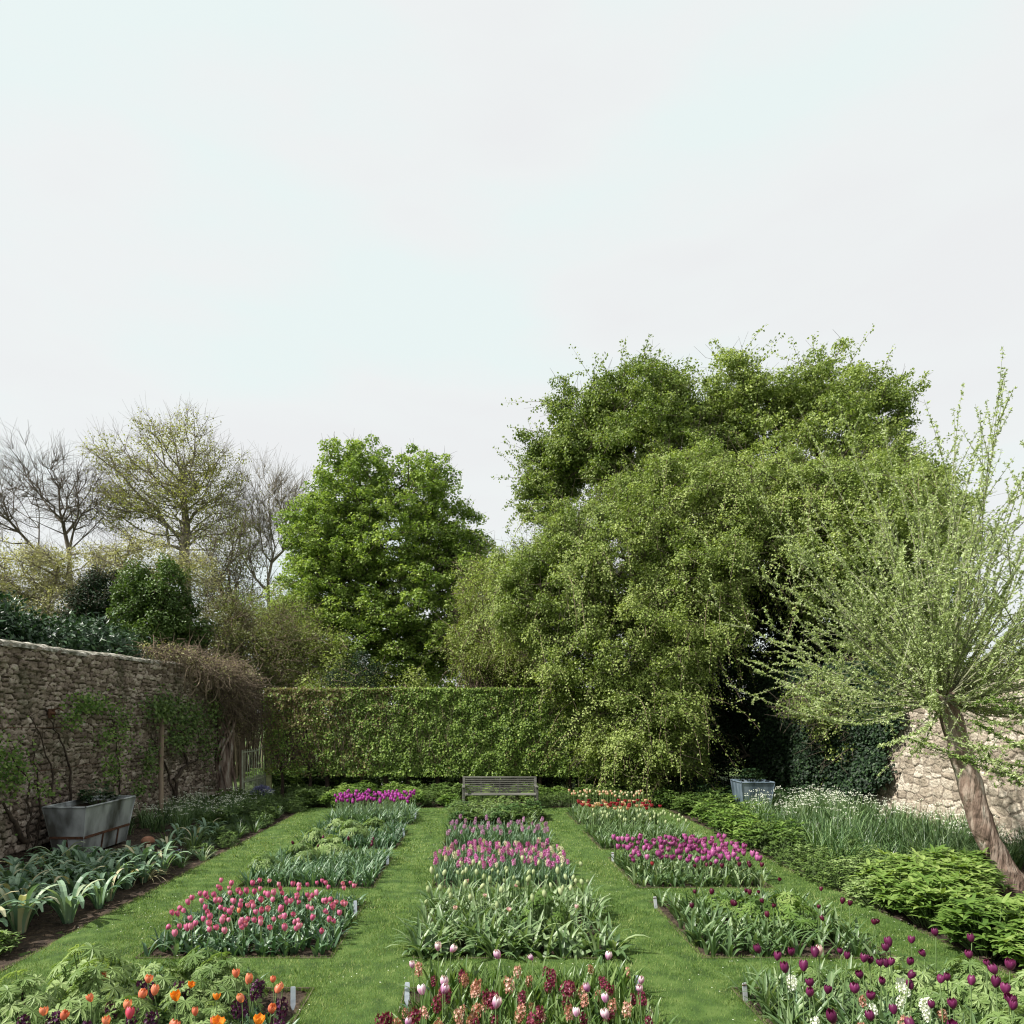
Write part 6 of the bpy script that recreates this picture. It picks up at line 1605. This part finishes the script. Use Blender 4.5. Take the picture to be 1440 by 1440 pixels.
# ------------------------------------------------------------------ the leaning pollard
tb = np.array([gx(1428, 9.35), 9.35, -.05])
cpx = [(1428, 1250), (1405, 1212), (1380, 1160), (1366, 1110), (1352, 1060), (1338, 1010), (1326, 985)]
pts = []
for i, (px, py) in enumerate(cpx):
    Y = 9.35 + .05 * i; pts.append([gx(px, Y), Y, CAM_H + (VPY - py) * Y / F_PX])
pts = np.array(pts); pts[0][2] = -.06
root = empty('pollard_tree', tuple(tb)); tag(root, 'leaning pollarded tree with a pinkish trunk and a fan of pale-leaved shoots', 'tree')
g = Geo()
Q = []; RR = []
for i in range(len(pts) - 1):
    for s in np.linspace(0, 1, 6)[:-1]:
        Q.append(pts[i] * (1 - s) + pts[i + 1] * s); RR.append(0)
Q.append(pts[-1]); Q = np.array(Q)
s = np.linspace(0, 1, len(Q)); rad = .148 + .05 * np.clip(1 - s * 6, 0, 1) - .02 * s + .05 * np.clip((s - .86) / .14, 0, 1) + .006 * np.sin(s * 40)
polytube(g, Q - tb, rad, k=20)
V0 = g.V[0]; V0 += (np.stack([smoothnoise(V0, 3, 4, 7)] * 3, 1) * .022).astype(np.float32)
top = Q[-1] - tb
rng = np.random.default_rng(480)
for i in range(16):   # knuckles of the pollard head
    d = rdir(1, rng)[0]; d[2] = abs(d[2]) * .8; c = top + d * .14
    polytube(g, [c - d * .12, c - d * .04, c + d * .06, c + d * .12], [.05, .10, .075, .02], k=8)
g.build('trunk', M['pinkbark'], root, smooth=True)
gs = Geo(); gl = Geo()
ns = 185
az = rng.uniform(0, 6.28, ns); 
el = np.where(rng.uniform(0, 1, ns) < .74, rng.uniform(-.15, .95, ns), rng.uniform(.8, 1.5, ns))
bw = rng.normal(size=(ns, 3)) * .42
D = np.stack([np.cos(el) * np.cos(az), np.cos(el) * np.sin(az) * .75, np.sin(el)], 1)
ln = np.where(el > 1.1, rng.uniform(2.2, 4.5, ns), rng.uniform(1.4, 3.3, ns)); bw = bw * np.where(el > 1.1, .35, 1)[:, None]; bw[:, 2] *= np.where(el > 1.1, .1, 1)
seg = 14
start = top + D * .12
prev = start
def shootpos(s):
    low_ = np.clip(1 - el / .8, 0, 1)
    # low shoots leave flat, sag a little and turn up at the ends; steep ones go straight up
    up = (s ** 2.2) * ln * .22 * np.clip(1.2 - el, 0, 1) - low_ * .10 * np.sin(np.pi * s) * ln
    return start + D * (s * ln)[:, None] + np.array([0, 0, 1.0]) * up[:, None] + np.stack([.05 * np.sin(4 * s + az * 5), .05 * np.cos(3 * s + az * 3), 0 * az], 1) * s[:, None] + bw * (s ** 2 * ln * .5)[:, None]
def spurs(P0, P1, density, L, keepf=1.0):
    n = len(P0)
    for q in range(density):
        u = (q + rng.uniform(.2, .8, n)) / density
        c = P0 + (P1 - P0) * u[:, None]
        c = c + rdir(n, rng) * .012
        k = rng.uniform(0, 1, n) < keepf; c = c[k]; m_ = len(c)
        if not m_: continue
        ca = rng.uniform(0, 1, m_)
        for j in range(6):
            T = norm(rdir(m_, rng) + [0, 0, .35]); N = norm(rng.normal(size=(m_, 3)) * .6 + [0, -.1, .8])
            sz = L * rng.uniform(.6, 1.15, m_)
            leaves(gl, c, T, N, sz, sz * .48, np.clip(.5 * ca + rng.uniform(0, .5, m_), 0, 1), .1)
for i in range(seg):
    a0, a1 = shootpos(np.full(ns, i / seg)), shootpos(np.full(ns, (i + 1) / seg))
    r0 = .013 * (1.08 - i / seg); r1 = .013 * (1.08 - (i + 1) / seg)
    tubes(gs, a0, a1, r0, r1, .5, 5)
    if i > 1: spurs(a0, a1, 5, .045, .62 if i < 6 else .92)
# side twigs on the shoots
for sfr in (.45, .6, .74, .86):
    P = shootpos(np.full(ns, sfr)); k = rng.uniform(0, 1, ns) < .85; P = P[k]; d2 = norm(D[k] + rng.normal(size=(k.sum(), 3)) * .75 + [0, 0, .15]); l2 = rng.uniform(.4, 1.5, k.sum()) * (1.25 - sfr)
    for i in range(4):
        a0 = P + d2 * (l2 * i / 4)[:, None]; a1 = P + d2 * (l2 * (i + 1) / 4)[:, None]
        tubes(gs, a0, a1, .006 * (1.2 - i / 4), .006 * (1.2 - (i + 1) / 4), .5, 4); spurs(a0, a1, 3, .037)
gs.build('shoots', M['shoot'], root, smooth=True)
gl.build('crown', M['pear'], root)
# the low bough crossing in front of the trunk
root2 = empty('overhanging_bough', tuple(at(1480, 1100, 8.0))); tag(root2, 'leafy pale green bough reaching in from the right across the pollard trunk', 'branch', 'boughs reaching in from the right')
b = np.array(at(1480, 1100, 8.0)); gl2, gs2 = Geo(), Geo(); _gl, _gs = gl, gs; gl, gs = gl2, gs2
for pl in ([(1520, 1120), (1440, 1096), (1400, 1086), (1350, 1066), (1300, 1046), (1282, 1040)], [(1520, 1085), (1440, 1078), (1390, 1070), (1340, 1064)], [(1500, 1110), (1440, 1105), (1400, 1075), (1375, 1045)], [(1500, 1070), (1430, 1050), (1395, 1030), (1370, 1015)], [(1510, 1010), (1440, 1000), (1400, 985), (1370, 990)]):
    P = np.array([at(px, py, 8.0 + .05 * i) for i, (px, py) in enumerate(pl)]) - b
    polytube(gs, P, np.linspace(.014, .004, len(P)), k=5)
    Pm = np.concatenate([P[:-1] + (P[1:] - P[:-1]) * t for t in (0, .33, .66)]); Pn = np.concatenate([P[:-1] + (P[1:] - P[:-1]) * t for t in (.33, .66, 1)])
    spurs(Pm, Pn, 6, .042)
    for _ in range(2):
        dd = norm(rng.normal(size=Pm.shape) * [1, .6, .6]); l_ = rng.uniform(.08, .3, len(Pm))[:, None]
        tubes(gs, Pm, Pm + dd * l_, .004, .002, .5, 3); spurs(Pm, Pm + dd * l_, 3, .04)
gs2.build('stem', M['shoot'], root2); gl2.build('leaves', M['bright'], root2)
print('verts', sum(len(m.vertices) for m in bpy.data.meshes), 'objects', len(bpy.data.objects))
